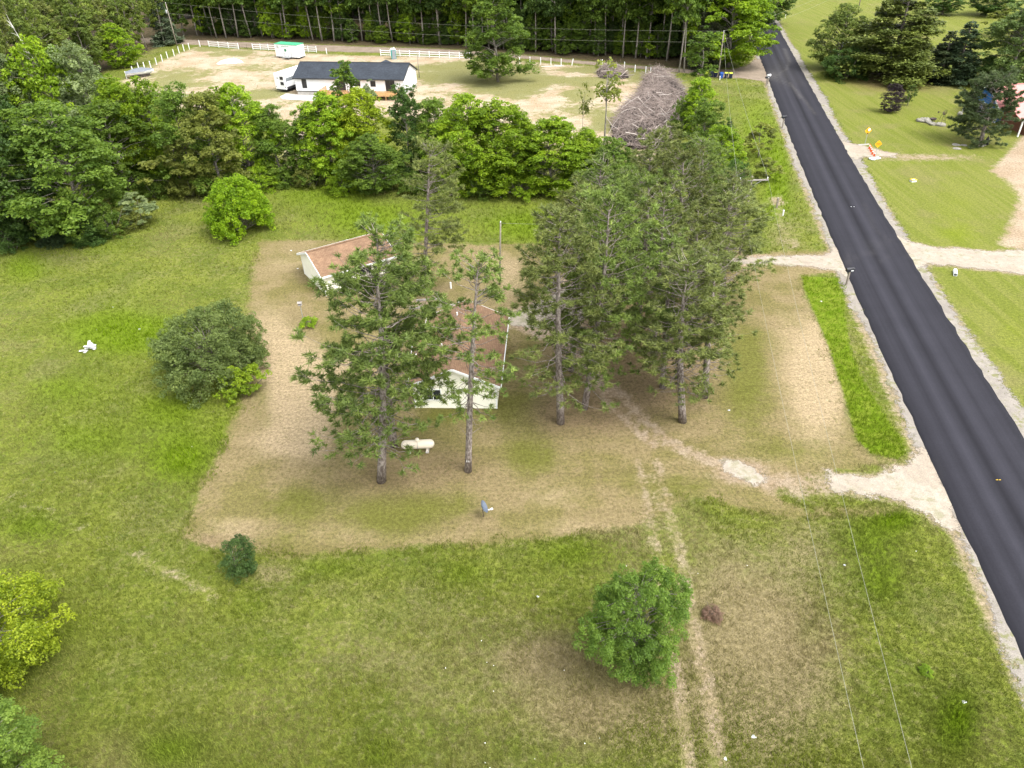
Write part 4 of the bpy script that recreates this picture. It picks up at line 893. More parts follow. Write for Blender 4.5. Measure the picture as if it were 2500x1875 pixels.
# ------------------------------------------------------------------ buildings
def lap_wall(m, a, b, nrm, z0, zf, row=0.18, lip=0.022):
    """clapboard wall from a to b (plan points), outward nrm; zf(t) is the wall's top height at fraction t (0..1)"""
    a, b, nrm = Vector(a), Vector(b), Vector(nrm); z = z0; zt = max(zf(0), zf(0.5), zf(1))
    ts = [i / 200 for i in range(201)]
    while z < zt - 1e-4:
        z2 = min(z + row, zt)
        ok = [t for t in ts if zf(t) >= z - 1e-6]; ok2 = [t for t in ts if zf(t) >= z2 - 1e-6] or [sum(ok) / len(ok)] * 2
        P = lambda t, zz, o: tuple(a + (b - a) * t + nrm * o) [:2] + (zz,)
        l1, r1, l2, r2 = ok[0], ok[-1], ok2[0], ok2[-1]
        m.add([P(l1, z, lip), P(r1, z, lip), P(r2, z2, 0), P(l2, z2, 0)], [(0, 1, 2, 3)])
        m.add([P(l1, z, 0), P(r1, z, 0), P(r1, z, lip), P(l1, z, lip)], [(0, 1, 2, 3)])
        z = z2

def slab(name, parent, origin, X, Y, lx, ly, th, mat):
    X, Y = Vector(X).normalized(), Vector(Y).normalized(); Z = X.cross(Y)
    m = MB().box(0, lx, 0, ly, -th, 0)
    o = m.build(name, mat, parent)
    mt = Matrix((X, Y, Z)).transposed().to_4x4(); mt.translation = Vector(origin); o.matrix_local = mt
    return o

def gable(root, Wd, L, eave, ridge, wall, roof, trim, ov=0.4, ovg=0.3, base=0.0, lap=True):
    zf = lambda t: eave + (ridge - eave) * (1 - abs(2 * t - 1))
    flat = lambda t: eave
    row = 0.16 if lap else 0.6
    for a, b, n, f in (((0, 0, 0), (Wd, 0, 0), (0, -1, 0), zf), ((Wd, L, 0), (0, L, 0), (0, 1, 0), zf), ((0, L, 0), (0, 0, 0), (-1, 0, 0), flat), ((Wd, 0, 0), (Wd, L, 0), (1, 0, 0), flat)):
        m = MB(); lap_wall(m, a, b, n, base, f, row, 0.02 if lap else 0.004); m.build('wall', M[wall], root)
    for x in (0, Wd):
        for y in (0, L):
            MB().box(x - 0.05, x + 0.05, y - 0.05, y + 0.05, base, eave - 0.02).build('corner_trim', M['white'], root)
    if base > 0: MB().box(0.04, Wd - 0.04, 0.04, L - 0.04, -0.05, base).build('foundation', M['concrete'], root)
    s = (ridge - eave) / (Wd / 2); c = 1 / math.sqrt(1 + s * s); th = 0.10
    S = (Wd / 2 + ov) / c; ez = eave - ov * s + th
    r1 = slab('roof_slope', root, (-ov, L + ovg, ez), (0, -1, 0), (c, 0, c * s), L + 2 * ovg, S, th, M[roof])
    r2 = slab('roof_slope', root, (Wd + ov, -ovg, ez), (0, 1, 0), (-c, 0, c * s), L + 2 * ovg, S, th, M[roof])
    MB().bar((Wd / 2, -ovg, ridge + th * 1.05), (Wd / 2, L + ovg, ridge + th * 1.05), 0.26, 0.05).build('ridge_cap', M[roof], root)
    for x, sg in ((-ov, -1), (Wd + ov, 1)):
        MB().box(x - 0.03 + sg * 0.032, x + 0.03 + sg * 0.032, -ovg, L + ovg, ez - 0.2, ez - 0.01).build('fascia', M[trim], root)
    for y, sg in ((-ovg, -1), (L + ovg, 1)):
        for sx in (-1, 1):
            xe = Wd / 2 + sx * (Wd / 2 + ov)
            MB().bar((xe, y + sg * 0.03, ez - 0.1), (Wd / 2, y + sg * 0.03, ridge + th - 0.12), 0.05, 0.2).build('rake_board', M[trim], root)

def window(root, loc, rz, w, h, frame='white', mull=True, name='window', pane='glass'):
    m = MB(); t = 0.07
    m.box(-w / 2 - t, w / 2 + t, -0.04, 0.02, -h / 2 - t, -h / 2).box(-w / 2 - t, w / 2 + t, -0.04, 0.02, h / 2, h / 2 + t).box(-w / 2 - t, -w / 2, -0.04, 0.02, -h / 2, h / 2).box(w / 2, w / 2 + t, -0.04, 0.02, -h / 2, h / 2)
    if mull: m.box(-0.03, 0.03, -0.03, 0.02, -h / 2, h / 2)
    o = m.build(name, M[frame], root); o.location = loc; o.rotation_euler = (0, 0, rz)
    halves = ((-w / 2, -0.03), (0.03, w / 2)) if mull else ((-w / 2, w / 2),)
    for x0, x1 in halves: MB().box(x0, x1, -0.012, 0.01, -h / 2, h / 2).build('pane', M[pane], o)
    return o

# --- pale yellow house
a, b = at(1015, 995), at(1213, 997); d = b - a; HW = d.length
house = thing('yellow_house', 'pale yellow bungalow with brown shingle roof half hidden behind the pines', 'house', (a.x, a.y, 0), math.atan2(d.y, d.x))
gable(house, HW, 10.6, 2.45, 3.95, 'cream', 'shingle_brown', 'white', 0.42, 0.3)
window(house, (1.55, -0.03, 1.35), 0, 1.25, 0.95)
window(house, (HW + 0.03, 3.0, 1.45), rad(90), 1.2, 1.0); window(house, (-0.03, 2.4, 1.45), rad(-90), 1.2, 1.0)
for x, y, h in ((1.9, 4.0, 0.35), (2.7, 8.6, 0.4)):
    s = (3.95 - 2.45) / (HW / 2); z = 2.45 + min(x, HW - x) * s
    MB().tube([(x, y, z - 0.1), (x, y, z + h)], 0.07, 8).build('vent_pipe', M['white'], house)
# cross gable on its left side
m = MB(); g0, g1, gx, gr = 4.9, 9.2, -0.55, 3.6
zf = lambda t: 2.45 + (gr - 2.45) * (1 - abs(2 * t - 1))
lap_wall(m, (gx, g1, 0), (gx, g0, 0), (-1, 0, 0), 0, zf, 0.16); lap_wall(m, (gx, g0, 0), (0.1, g0, 0), (0, -1, 0), 0, lambda t: 2.45, 0.16); lap_wall(m, (0.1, g1, 0), (gx, g1, 0), (0, 1, 0), 0, lambda t: 2.45, 0.16)
m.build('side_wing', M['cream'], house)
sw = (g1 - g0) / 2; sl_ = (gr - 2.45) / sw; c = 1 / math.sqrt(1 + sl_ ** 2); S = (sw + 0.35) / c
slab('roof_slope', house, (gx - 0.3, g0 - 0.35, 2.45 - 0.35 * sl_ + 0.1), (1, 0, 0), (0, c, c * sl_), 3.6, S, 0.1, M['shingle_brown'])
slab('roof_slope', house, (gx - 0.3 + 3.6, g1 + 0.35, 2.45 - 0.35 * sl_ + 0.1), (-1, 0, 0), (0, -c, c * sl_), 3.6, S, 0.1, M['shingle_brown'])
for yy in (g0 - 0.35, g1 + 0.35):
    MB().bar((gx - 0.33, yy, 2.45 - 0.35 * sl_), (gx - 0.33, (g0 + g1) / 2, gr + 0.0), 0.05, 0.2).build('rake_board', M['white'], house)

# --- garage
Cc, Ll = at(797, 722), at(744.6, 668.5); x = Cc - Ll; GW = x.length
garage = thing('garage', 'small cream garage with a brown shingle roof on the left of the yard', 'garage', (Ll.x, Ll.y, 0), math.atan2(x.y, x.x))
gable(garage, GW, 8.0, 2.45, 3.75, 'cream', 'shingle_brown', 'white', 0.42, 0.3, 0.0)
window(garage, (GW + 0.03, 1.75, 1.55), rad(90), 1.1, 0.7, 'dark', False); window(garage, (GW + 0.03, 4.6, 1.55), rad(90), 1.3, 0.7, 'dark'); window(garage, (GW + 0.03, 6.8, 1.5), rad(90), 0.9, 0.8, 'white')

# --- long white house on the building lot
fl, fr = at(727, 231), at(988, 236); yv = fr - fl; WL = yv.length; yn = yv.normalized(); back = Vector((-yn.y, yn.x, 0)); WD = 8.3
o0 = fl + back * WD
wh = thing('white_house', 'long new white house with a charcoal roof on the sandy lot', 'house', (o0.x, o0.y, 0), math.atan2(-back.y, -back.x))
gable(wh, WD, WL, 3.35, 5.25, 'white_siding', 'shingle_dark', 'dark', 0.45, 0.3, 0.7, True)
MB().box(WD + 0.01, WD + 0.05, 0.0, WL, 0.66, 0.78).build('skirt_trim', M['dark'], wh)
FX = WD + 0.03
def along(u): p = at(u, 232); return (p - fl).dot(yn)
window(wh, (FX, along(747), 2.15), rad(90), 0.85, 1.6, 'dark', False)
for u in (838, 960): window(wh, (FX, along(u), 1.85), rad(90), 1.75, 2.05, 'dark', True, 'patio_door')
window(wh, (FX, along(918), 2.3), rad(90), 0.9, 0.9, 'dark', False); window(wh, (FX, along(880), 2.3), rad(90), 0.9, 0.9, 'dark', False)
sl_ = (5.25 - 3.35) / (WD / 2); pm = along(905)
for sg in (-1, 1):       # porch gable on the far side, its ridge showing above the main ridge
    c = 1 / math.sqrt(1 + 0.42 ** 2)
    slab('porch_roof', wh, (-3.4 if sg > 0 else WD * 0.3, pm - sg * 2.4, 4.35 - 2.4 * 0.42), (sg, 0, 0), (0, c * sg, c * 0.42), WD * 0.3 + 3.4, 2.4 / c, 0.1, M['shingle_dark'])
for yy in (pm - 2.1, pm + 2.1): MB().box(-3.1, -2.95, yy - 0.07, yy + 0.07, 0, 3.35).build('porch_post', M['white'], wh)
# deck
y0, y1, D, dz = along(800), along(984), 3.3, 0.8
deck = empty('deck_frame'); bpy.data.objects.remove(deck)
MB().box(FX + 0.02, FX + D, y0, y1, dz - 0.05, dz).build('deck_floor', M['cedar'], wh)
for e0, e1 in (((FX + D, y0), (FX + D, y1)), ((FX + 0.1, y1), (FX + D, y1)), ((FX + 0.1, y0), (FX + D, y0))):
    for k in range(5): MB().bar((*e0, dz + 0.15 + 0.19 * k), (*e1, dz + 0.15 + 0.19 * k), 0.04, 0.11).build('rail_board', M['cedar'], wh)
    n = max(1, int(math.dist(e0, e1) / 1.9))
    for k in range(n + 1):
        q = (e0[0] + (e1[0] - e0[0]) * k / n, e0[1] + (e1[1] - e0[1]) * k / n)
        MB().box(q[0] - 0.05, q[0] + 0.05, q[1] - 0.05, q[1] + 0.05, 0, dz + 1.02).build('deck_post', M['cedar'], wh)
_pm = bpy.data.meshes.new('patio'); _pp = W2([(683, 236), (700, 228), (725, 231), (803, 233), (806, 246), (790, 248), (690, 243)]); _pm.from_pydata([(q[0], q[1], 0.04) for q in _pp], [], [tuple(range(len(_pp)))]); _pm.update(); _pm.materials.append(M['concrete'])
if _pm.polygons[0].normal.z < 0: _pm.flip_normals()
tag(link_mesh('patio', _pm), kind='structure')

# --- blue house across the road
bl = at(2455, 306); bh = thing('blue_house', 'blue house with a faded red metal roof at the right edge', 'house', (bl.x, bl.y, 0), rad(-92))
BW = 8.0; _c = at(2436, 300); bh.location = (_c.x - 0.25, _c.y + BW, 0)
gable(bh, BW, 14, 2.7, 4.9, 'blue_wall', 'red_roof', 'white', 0.5, 0.4)
window(bh, (BW + 0.03, 2.4, 1.4), rad(90), 1.1, 1.2); window(bh, (4.0, -0.03, 1.4), 0, 1.1, 1.2)
# porch
pp = at(2484, 334)
porch = bh.matrix_basis.inverted() @ Vector((pp.x, pp.y, 0))
for k in range(3): MB().box(porch.x - 0.09, porch.x + 0.09, porch.y + 2.6 * k - 0.09, porch.y + 2.6 * k + 0.09, 0, 2.45).build('porch_post', M['white'], bh)
MB().bar((porch.x + 0.1, porch.y - 0.3, 2.5), (porch.x + 0.1, porch.y + 9, 2.5), 0.2, 0.22).build('porch_beam', M['white'], bh)
slab('porch_roof', bh, (porch.x + 0.4, porch.y - 0.5, 2.55), (0, 1, 0), (-0.97, 0, 0.25), 9.5, (porch.x - BW) + 1.0, 0.08, M['red_roof'])
MB().box(BW + 0.05, porch.x - 0.5, porch.y + 1.2, porch.y + 1.4, 0, 2.3).build('porch_wall', M['brick_brown'], bh)

# ------------------------------------------------------------------ trailers and things on the lot
def text_mesh(name, body, size, mat, parent, loc, rot):
    cu = bpy.data.curves.new(name, 'FONT'); cu.body = body; cu.size = size; cu.align_x = 'CENTER'; cu.extrude = 0.005
    o = bpy.data.objects.new(name, cu); me = bpy.data.meshes.new_from_object(o); bpy.data.objects.remove(o); bpy.data.curves.remove(cu)
    me.materials.clear(); me.materials.append(mat)
    p = link_mesh(name, me, parent); p.location = loc; p.rotation_euler = rot; return p

def wheel(parent, loc, r=0.36, w=0.24, axis='x'):
    t = MB().lathe([(r * 0.55, -w / 2), (r * 0.9, -w / 2), (r, -w * 0.3), (r, w * 0.3), (r * 0.9, w / 2), (r * 0.55, w / 2)], 18, (0, 0, 0), 'x').build('wheel', M['rubber'], parent, True)
    MB().lathe([(0.05, -w * 0.45), (r * 0.55, -w * 0.4), (r * 0.55, w * 0.4), (0.05, w * 0.45)], 14, (0, 0, 0), 'x').build('rim', M['galv'], t, True)
    t.location = loc
    if axis == 'y': t.rotation_euler = (0, 0, rad(90))
    return t

# camper: rear wall faces the camera, axis runs back and to the right
c0, c1 = at(673.5, 225), at(704, 226); cd = c1 - c0; CW = 2.45
ca = math.atan2(cd.y, cd.x); cm = (c0 + c1) / 2
camper = thing('camper_trailer', 'white travel trailer parked at the left end of the white house', 'trailer', (cm.x, cm.y, 0), ca - rad(12)); camper.scale = (1.12,) * 3
body = [(-0.0, 0.55), (0.0, 3.1), (0.12, 3.2), (7.2, 3.2), (7.8, 2.9), (8.0, 2.2), (8.0, 0.9), (7.6, 0.55)]
m = MB(); n = len(body)
m.add([(-CW / 2, y, z) for y, z in body] + [(CW / 2, y, z) for y, z in body], [tuple(reversed(range(n))), tuple(n + k for k in range(n))] + [(k, (k + 1) % n, n + (k + 1) % n, n + k) for k in range(n)])
m.build('body', M['white'], camper)
MB().box(-CW / 2 + 0.1, CW / 2 - 0.1, 0.1, 7.5, 0.3, 0.56).build('chassis', M['black'], camper)
for z in (2.45, 1.55): window(camper, (0.45, -0.02, z), 0, 0.55, 0.38, 'black', False)
MB().box(CW / 2 + 0.004, CW / 2 + 0.012, 0.15, 3.2, 1.85, 2.45).build('stripe', M['grey_print'], camper)
MB().box(CW / 2 + 0.004, CW / 2 + 0.014, 3.25, 5.6, 1.5, 2.75).build('awning_panel', M['dark'], camper)
MB().box(CW / 2 + 0.004, CW / 2 + 0.012, 0.2, 7.4, 0.56, 0.95).build('skirt_panel', M['dark'], camper)
for y in (2.9, 3.75): wheel(camper, (CW / 2 - 0.12, y, 0.36)); wheel(camper, (-CW / 2 + 0.12, y, 0.36))
MB().add([(-0.75, -0.008, 2.42), (-0.45, -0.008, 2.52), (-0.15, -0.008, 2.42), (-0.45, -0.008, 2.3)], [(0, 1, 2, 3)]).build('badge', M['grey_print'], camper)
MB().box(-0.35, 0.35, 3.0, 3.7, 3.2, 3.34).build('roof_vent', M['white'], camper)
for k in (-1, 1): MB().box(k * 1.05 - 0.07, k * 1.05 + 0.07, -0.03, 0.01, 0.9, 1.02).build('tail_light', M['iron'], camper)

# site office
s0, s1 = at(675.5, 141), at(731, 144.5); sd_ = s1 - s0; SW = sd_.length; sa = math.atan2(sd_.y, sd_.x)
office = thing('site_office', 'white office trailer with a green roof beside the white fence', 'trailer', (s0.x, s0.y, 0), sa - rad(2))
MB().box(0, SW, 0, 2.6, 0.35, 3.05).build('body', M['white'], office)
MB().box(-0.06, SW + 0.06, -0.06, 2.66, 3.05, 3.17).build('roof', M['green_roof'], office)
MB().box(0.05, SW - 0.05, 0.1, 2.5, 0.18, 0.36).build('chassis', M['black'], office)
for x in (0.7, SW - 0.8): wheel(office, (x, 0.3, 0.34), axis='y'); wheel(office, (x, 2.3, 0.34), axis='y')
text_mesh('lettering', 'greenshield', 0.48, M['green_print'], office, (SW * 0.47, -0.012, 2.52), (rad(90), 0, 0))
MB().lathe([(0.2, -0.01), (0.34, -0.01), (0.34, 0.0), (0.2, 0.0)], 20).build('round_emblem', M['green_print'], office).matrix_local = Matrix.Translation((SW * 0.46, -0.012, 1.85)) @ Matrix.Rotation(rad(90), 4, 'X')
for k in range(4): MB().box(0.55, 1.2, -0.012, -0.004, 2.15 + 0.17 * k, 2.24 + 0.17 * k).build('print_line', M['grey_print'], office)
window(office, (SW + 0.03, 1.3, 1.6), rad(90), 0.85, 2.0, 'white', False, 'door', 'white')
st = MB()
for x in (SW * 0.42, SW * 0.72):
    st.bar((x, -1.3, 0), (x, -1.3, 1.35), 0.05).bar((x, -0.1, 0), (x, -0.1, 1.6), 0.05)
st.bar((SW * 0.42, -1.3, 1.35), (SW * 0.72, -1.3, 1.35), 0.05).bar((SW * 0.42, -1.3, 0.8), (SW * 0.72, -1.3, 0.8), 0.04).bar((SW * 0.42, -1.3, 1.35), (SW * 0.42, -0.1, 1.6), 0.05).bar((SW * 0.72, -1.3, 1.35), (SW * 0.72, -0.1, 1.6), 0.05)
st.box(SW * 0.42, SW * 0.72, -1.3, -0.05, 0.42, 0.5)
st.build('entry_steps', M['galv'], office)
g = at(729, 142); grill = thing('dark_bin', 'dark navy cart standing at the corner of the office trailer', 'cart', (g.x, g.y - 0.4, 0))
MB().add([(-0.32, -0.3, 0.1), (0.32, -0.3, 0.1), (0.32, 0.3, 0.1), (-0.32, 0.3, 0.1), (-0.42, -0.4, 1.25), (0.42, -0.4, 1.25), (0.42, 0.4, 1.25), (-0.42, 0.4, 1.25)], [(3, 2, 1, 0), (4, 5, 6, 7), (0, 1, 5, 4), (1, 2, 6, 5), (2, 3, 7, 6), (3, 0, 4, 7)]).build('body', M['bin_dark'], grill)
MB().box(-0.45, 0.45, -0.44, 0.44, 1.25, 1.33).build('lid', M['bin_dark'], grill)

# portable toilet
p = at(962, 144); wc = thing('portable_toilet', 'teal and grey portable toilet in front of the white rail fence', 'portable toilet', (p.x, p.y, 0), rad(16))
MB().box(-0.56, 0.56, -0.56, 0.56, 0.0, 0.12).build('base', M['grey_plastic'], wc)
MB().box(-0.52, 0.52, -0.52, 0.52, 0.12, 2.1).build('cabin', M['teal'], wc)
dd = MB().box(-0.42, 0.42, -0.56, -0.53, 0.16, 1.98).build('door', M['grey_plastic'], wc); MB().box(0.28, 0.34, -0.59, -0.562, 1.0, 1.2).build('handle', M['black'], dd)
MB().add([(-0.58, -0.58, 2.1), (0.58, -0.58, 2.1), (0.58, 0.58, 2.1), (-0.58, 0.58, 2.1), (-0.4, -0.4, 2.34), (0.4, -0.4, 2.34), (0.4, 0.4, 2.34), (-0.4, 0.4, 2.34)], [(3, 2, 1, 0), (4, 5, 6, 7), (0, 1, 5, 4), (1, 2, 6, 5), (2, 3, 7, 6), (3, 0, 4, 7)]).build('roof', M['white'], wc)
MB().tube([(0.3, 0.3, 2.2), (0.3, 0.3, 2.55)], 0.05, 8).build('vent_pipe', M['white'], wc)

# white rail fences
def fence(pts, nspan, label, h=1.35, rails=3):
    A, B = at(*pts[0]), at(*pts[1]); d = B - A; L = d.length
    r = thing('rail_fence', label, 'fence', (A.x, A.y, 0), math.atan2(d.y, d.x), 'white rail fences along the dirt road')
    for k in range(nspan + 1):
        x = L * k / nspan; q = MB().box(x - 0.07, x + 0.07, -0.07, 0.07, -0.05, h).build('post', M['vinyl'], r)
        MB().add([(x - 0.09, -0.09, h), (x + 0.09, -0.09, h), (x + 0.09, 0.09, h), (x - 0.09, 0.09, h), (x, 0, h + 0.1)], [(3, 2, 1, 0), (0, 1, 4), (1, 2, 4), (2, 3, 4), (3, 0, 4)]).build('post_cap', M['vinyl'], q)
    for j in range(rails):
        z = 0.25 + (h - 0.4) * j / (rails - 1)
        for k in range(nspan): MB().box(L * k / nspan + 0.07, L * (k + 1) / nspan - 0.07, -0.03, 0.03, z - 0.08, z + 0.08).build('rail', M['vinyl'], r)
fence(((511, 114), (583, 120)), 3, 'short white rail fence right of the left fence posts')
fence(((618, 121), (773, 128)), 8, 'white rail fence behind the green-roofed office trailer')
fence(((930, 136), (1147, 144)), 9, 'long white rail fence behind the portable toilet')
def post(u, v, label, h=1.35, lean=0.0):
    p = at(u, v); r = thing('fence_post', label, 'post', (p.x, p.y, 0), 0, 'single white fence posts')
    r.rotation_euler = (0, lean, 0)
    MB().box(-0.07, 0.07, -0.07, 0.07, -0.05, h).build('post_shaft', M['vinyl'], r)
    MB().add([(-0.09, -0.09, h), (0.09, -0.09, h), (0.09, 0.09, h), (-0.09, 0.09, h), (0, 0, h + 0.1)], [(3, 2, 1, 0), (0, 1, 4), (1, 2, 4), (2, 3, 4), (3, 0, 4)]).build('cap', M['vinyl'], r)
ORD = ['first', 'second', 'third', 'fourth', 'fifth', 'sixth', 'seventh', 'eighth', 'ninth', 'tenth', 'eleventh', 'twelfth', 'thirteenth']
for i, (u, v) in enumerate([(310, 192), (326, 180), (340, 171), (354, 169), (369, 166), (383, 158), (397, 150), (410, 143), (426, 137), (438, 130), (450, 125), (463, 121), (489, 114)]):
    post(u, v, 'white fence post, %s from the covered boat in the slanting row' % ORD[i], 1.5)
for i, (u, v) in enumerate([(1269, 156), (1294, 155), (1320, 157), (1345, 158), (1370, 160), (1396, 160)]):
    post(u, v, 'white fence post, %s from the lone lot tree in the row by the dirt road' % ORD[i], 1.35, 0.2 if i == 5 else 0)
for i, (u, v) in enumerate([(1470, 162), (1524, 168), (1550, 176), (1576, 180), (1588, 181), (1597, 183)]):
    post(u, v, 'white fence post, %s from the small brush pile beside the dirt road' % ORD[i], 1.35)
post(798, 132, 'lone white fence post at the opening of the rail fence')
pl = at(1345, 160); r = thing('loose_rails', 'loose white rails lying below the fence posts', 'rails', (pl.x, pl.y - 1, 0))
MB().bar((-2.2, 0, 0.08), (2.6, -0.2, 0.08), 0.14, 0.06).build('rail', M['vinyl'], r); MB().bar((0.8, 0.8, 0.08), (2.8, -0.5, 0.12), 0.14, 0.06).build('rail', M['vinyl'], r)
gt = at(598, 122); r = thing('farm_gate', 'thin dark metal gate between the two white fences', 'gate', (at(586, 121).x, at(586, 121).y, 0), 0)
gl = (at(617, 122) - at(586, 121)).length
for z in (0.2, 0.5, 0.8, 1.1): MB().tube([(0, 0, z), (gl, 0, z)], 0.025, 6).build('gate_bar', M['iron'], r)
for x in (0, gl / 2, gl): MB().tube([(x, 0, 0), (x, 0, 1.15)], 0.03, 6).build('gate_upright', M['iron'], r)

# covered boat
p = at(345, 188); boat = thing('covered_boat', 'boat under a grey canvas cover beside the left fence posts', 'boat', (p.x, p.y, 0.25), rad(28))
def hull_ring(x, w, z0, z1): return [(x, -w, z1), (x, -w * 0.75, (z0 + z1) / 2), (x, 0, z0), (x, w * 0.75, (z0 + z1) / 2), (x, w, z1)]
rings = [hull_ring(-2.9, 1.05, 0.2, 1.0), hull_ring(-1, 1.15, 0.15, 1.0), hull_ring(1, 1.05, 0.15, 1.05), hull_ring(2.2, 0.6, 0.3, 1.12), hull_ring(2.9, 0.06, 0.75, 1.2)]
m = MB(); m.add([q for rr in rings for q in rr], [(i * 5 + k, i * 5 + k + 1, (i + 1) * 5 + k + 1, (i + 1) * 5 + k) for i in range(4) for k in range(4)] + [(4, 3, 2, 1, 0)]); m.build('hull', M['hull'], boat)
top = [[(-2.95, -1.1, 0.98), (-2.95, 0, 1.25), (-2.95, 1.1, 0.98)], [(-1, -1.2, 0.98), (-0.9, 0, 1.65), (-1, 1.2, 0.98)], [(0.8, -1.12, 1.02), (0.6, 0, 1.75), (0.8, 1.12, 1.02)], [(2.2, -0.66, 1.1), (2.2, 0, 1.35), (2.2, 0.66, 1.1)], [(2.95, -0.06, 1.2), (2.95, 0, 1.24), (2.95, 0.06, 1.2)]]
m = MB(); m.add([q for rr in top for q in rr], [(i * 3 + k, i * 3 + k + 1, (i + 1) * 3 + k + 1, (i + 1) * 3 + k) for i in range(4) for k in range(2)]); m.build('canvas_cover', M['cover'], boat, True)
MB().box(-2.2, 2.0, -0.5, 0.5, 0.05, 0.16).build('trailer_frame', M['iron'], boat); wheel(boat, (-0.8, 1.0, 0.1), 0.33, 0.2, 'y'); wheel(boat, (-0.8, -1.0, 0.1), 0.33, 0.2, 'y')

def crumple(name, label, cat, u, v, rx, ry, h, mat, seed):
    p = at(u, v); rg = np.random.default_rng(seed); nr, na = 7, 22; vs_, fs = [(0, 0, h * rg.uniform(0.5, 1))], []
    for i in range(1, nr + 1):
        for k in range(na):
            a = 2 * math.pi * k / na; q = i / nr * (1 + 0.22 * math.sin(3 * a + seed) + rg.uniform(-0.12, 0.12) * (i == nr))
            vs_.append((rx * q * math.cos(a), ry * q * math.sin(a), 0.02 if i == nr else h * rg.uniform(0.1, 1.0) * (1 - 0.5 * i / nr)))
    fs += [(0, 1 + k, 1 + (k + 1) % na) for k in range(na)]
    for i in range(nr - 1):
        for k in range(na): fs.append((1 + i * na + k, 1 + (i + 1) * na + k, 1 + (i + 1) * na + (k + 1) % na, 1 + i * na + (k + 1) % na))
    o = MB().add(vs_, fs).build(name, M[mat], None); o.location = p
    return tag(o, label, cat)
crumple('plastic_sheet', 'crumpled white plastic sheeting lying on the sand', 'sheeting', 564, 151, 2.6, 2.6, 0.8, 'tarp', 3)

# brush piles
def brush(name, label, pts, h, ntwig, nbig, seed):
    poly = W2(pts); c = poly.mean(0); rg = np.random.default_rng(seed)
    r = thing(name, label, 'brush pile', (c[0], c[1], 0)); lo, hi = poly.min(0), poly.max(0)
    V, Fc = [], []
    def inside(k):
        out = []
        while len(out) < k:
            q = rg.uniform(lo, hi, (k * 2, 2)); s = sdf(q[:, 0], q[:, 1], poly); out += [(a[0], a[1], b) for a, b in zip(q, s) if b > 0]
        return np.array(out[:k])
    smax = max(1.5, inside(400)[:, 2].max())
    # mound the twigs lie on
    gx, gy = np.meshgrid(np.linspace(lo[0] - 0.5, hi[0] + 0.5, 40), np.linspace(lo[1] - 0.5, hi[1] + 0.5, 40)); s = sdf(gx.ravel(), gy.ravel(), poly)
    z = h * np.sqrt(np.clip(s / smax, 0, 1)) * 0.75 * (0.75 + 0.5 * np.sin(gx.ravel() * 0.9 + 1) * np.sin(gy.ravel() * 0.55)) + rg.uniform(-0.25, 0.25, s.shape) * (s > 0) - 0.05 * (s <= 0)
    idx = np.arange(1600).reshape(40, 40); q = np.stack([idx[:-1, :-1], idx[:-1, 1:], idx[1:, 1:], idx[1:, :-1]], -1).reshape(-1, 4)
    keep = (s[q] > -0.3).all(1)
    link_mesh('mound', np_mesh('mound', np.stack([gx.ravel() - c[0], gy.ravel() - c[1], z], 1), q[keep], M['brush_mound']), r)
    def stick(m, p, L, rad_, n=4):
        az = rg.uniform(0, 6.28); el = rg.normal(0.1, 0.42); dv = np.array([math.cos(az) * math.cos(el), math.sin(az) * math.cos(el), math.sin(el)])
        z0 = h * math.sqrt(max(p[2], 0) / smax) * rg.uniform(0.55, 1.2) + 0.05
        a = np.array([p[0] - c[0], p[1] - c[1], z0]) - dv * L / 2; e = a + dv * L; a[2] = max(a[2], 0.03); e[2] = max(e[2], 0.03)
        m.tube([a, (a + e) / 2 + rg.normal(0, 0.05 * L, 3), e], [rad_, rad_ * 0.8, rad_ * 0.35], n, False)
    m = MB()
    for p in inside(ntwig): stick(m, p, rg.uniform(0.8, 3.4), rg.uniform(0.014, 0.042), 3)
    o = m.build('twigs', M['grey_wood2'], r); o['kind'] = 'stuff'
    for p in inside(nbig):
        m = MB(); stick(m, p, rg.uniform(1.6, 4.0), rg.uniform(0.04, 0.09), 6); m.build('branch', M['pale_stick'], r, True)
M['brush_mound'] = plain('twig_litter', (0.055, 0.044, 0.040), 0.95, 0.1, 0.4, 3, bump=1.0)
M['grey_wood2'] = plain('dry_twigs', (0.27, 0.22, 0.195), 0.9, 0.1, 0.35, 0.7)
brush('brush_pile', 'huge pile of dead grey branches beside the hedgerow', [(1570, 190), (1600, 180), (1640, 190), (1672, 225), (1678, 270), (1664, 320), (1630, 365), (1560, 370), (1500, 350), (1490, 310), (1520, 265), (1552, 240), (1566, 215)], 3.0, 3600, 90, 7)
brush('small_brush_pile', 'smaller brown brush pile near the fence posts', [(1455, 178), (1480, 168), (1520, 172), (1536, 190), (1500, 196), (1465, 190)], 1.8, 500, 12, 8)
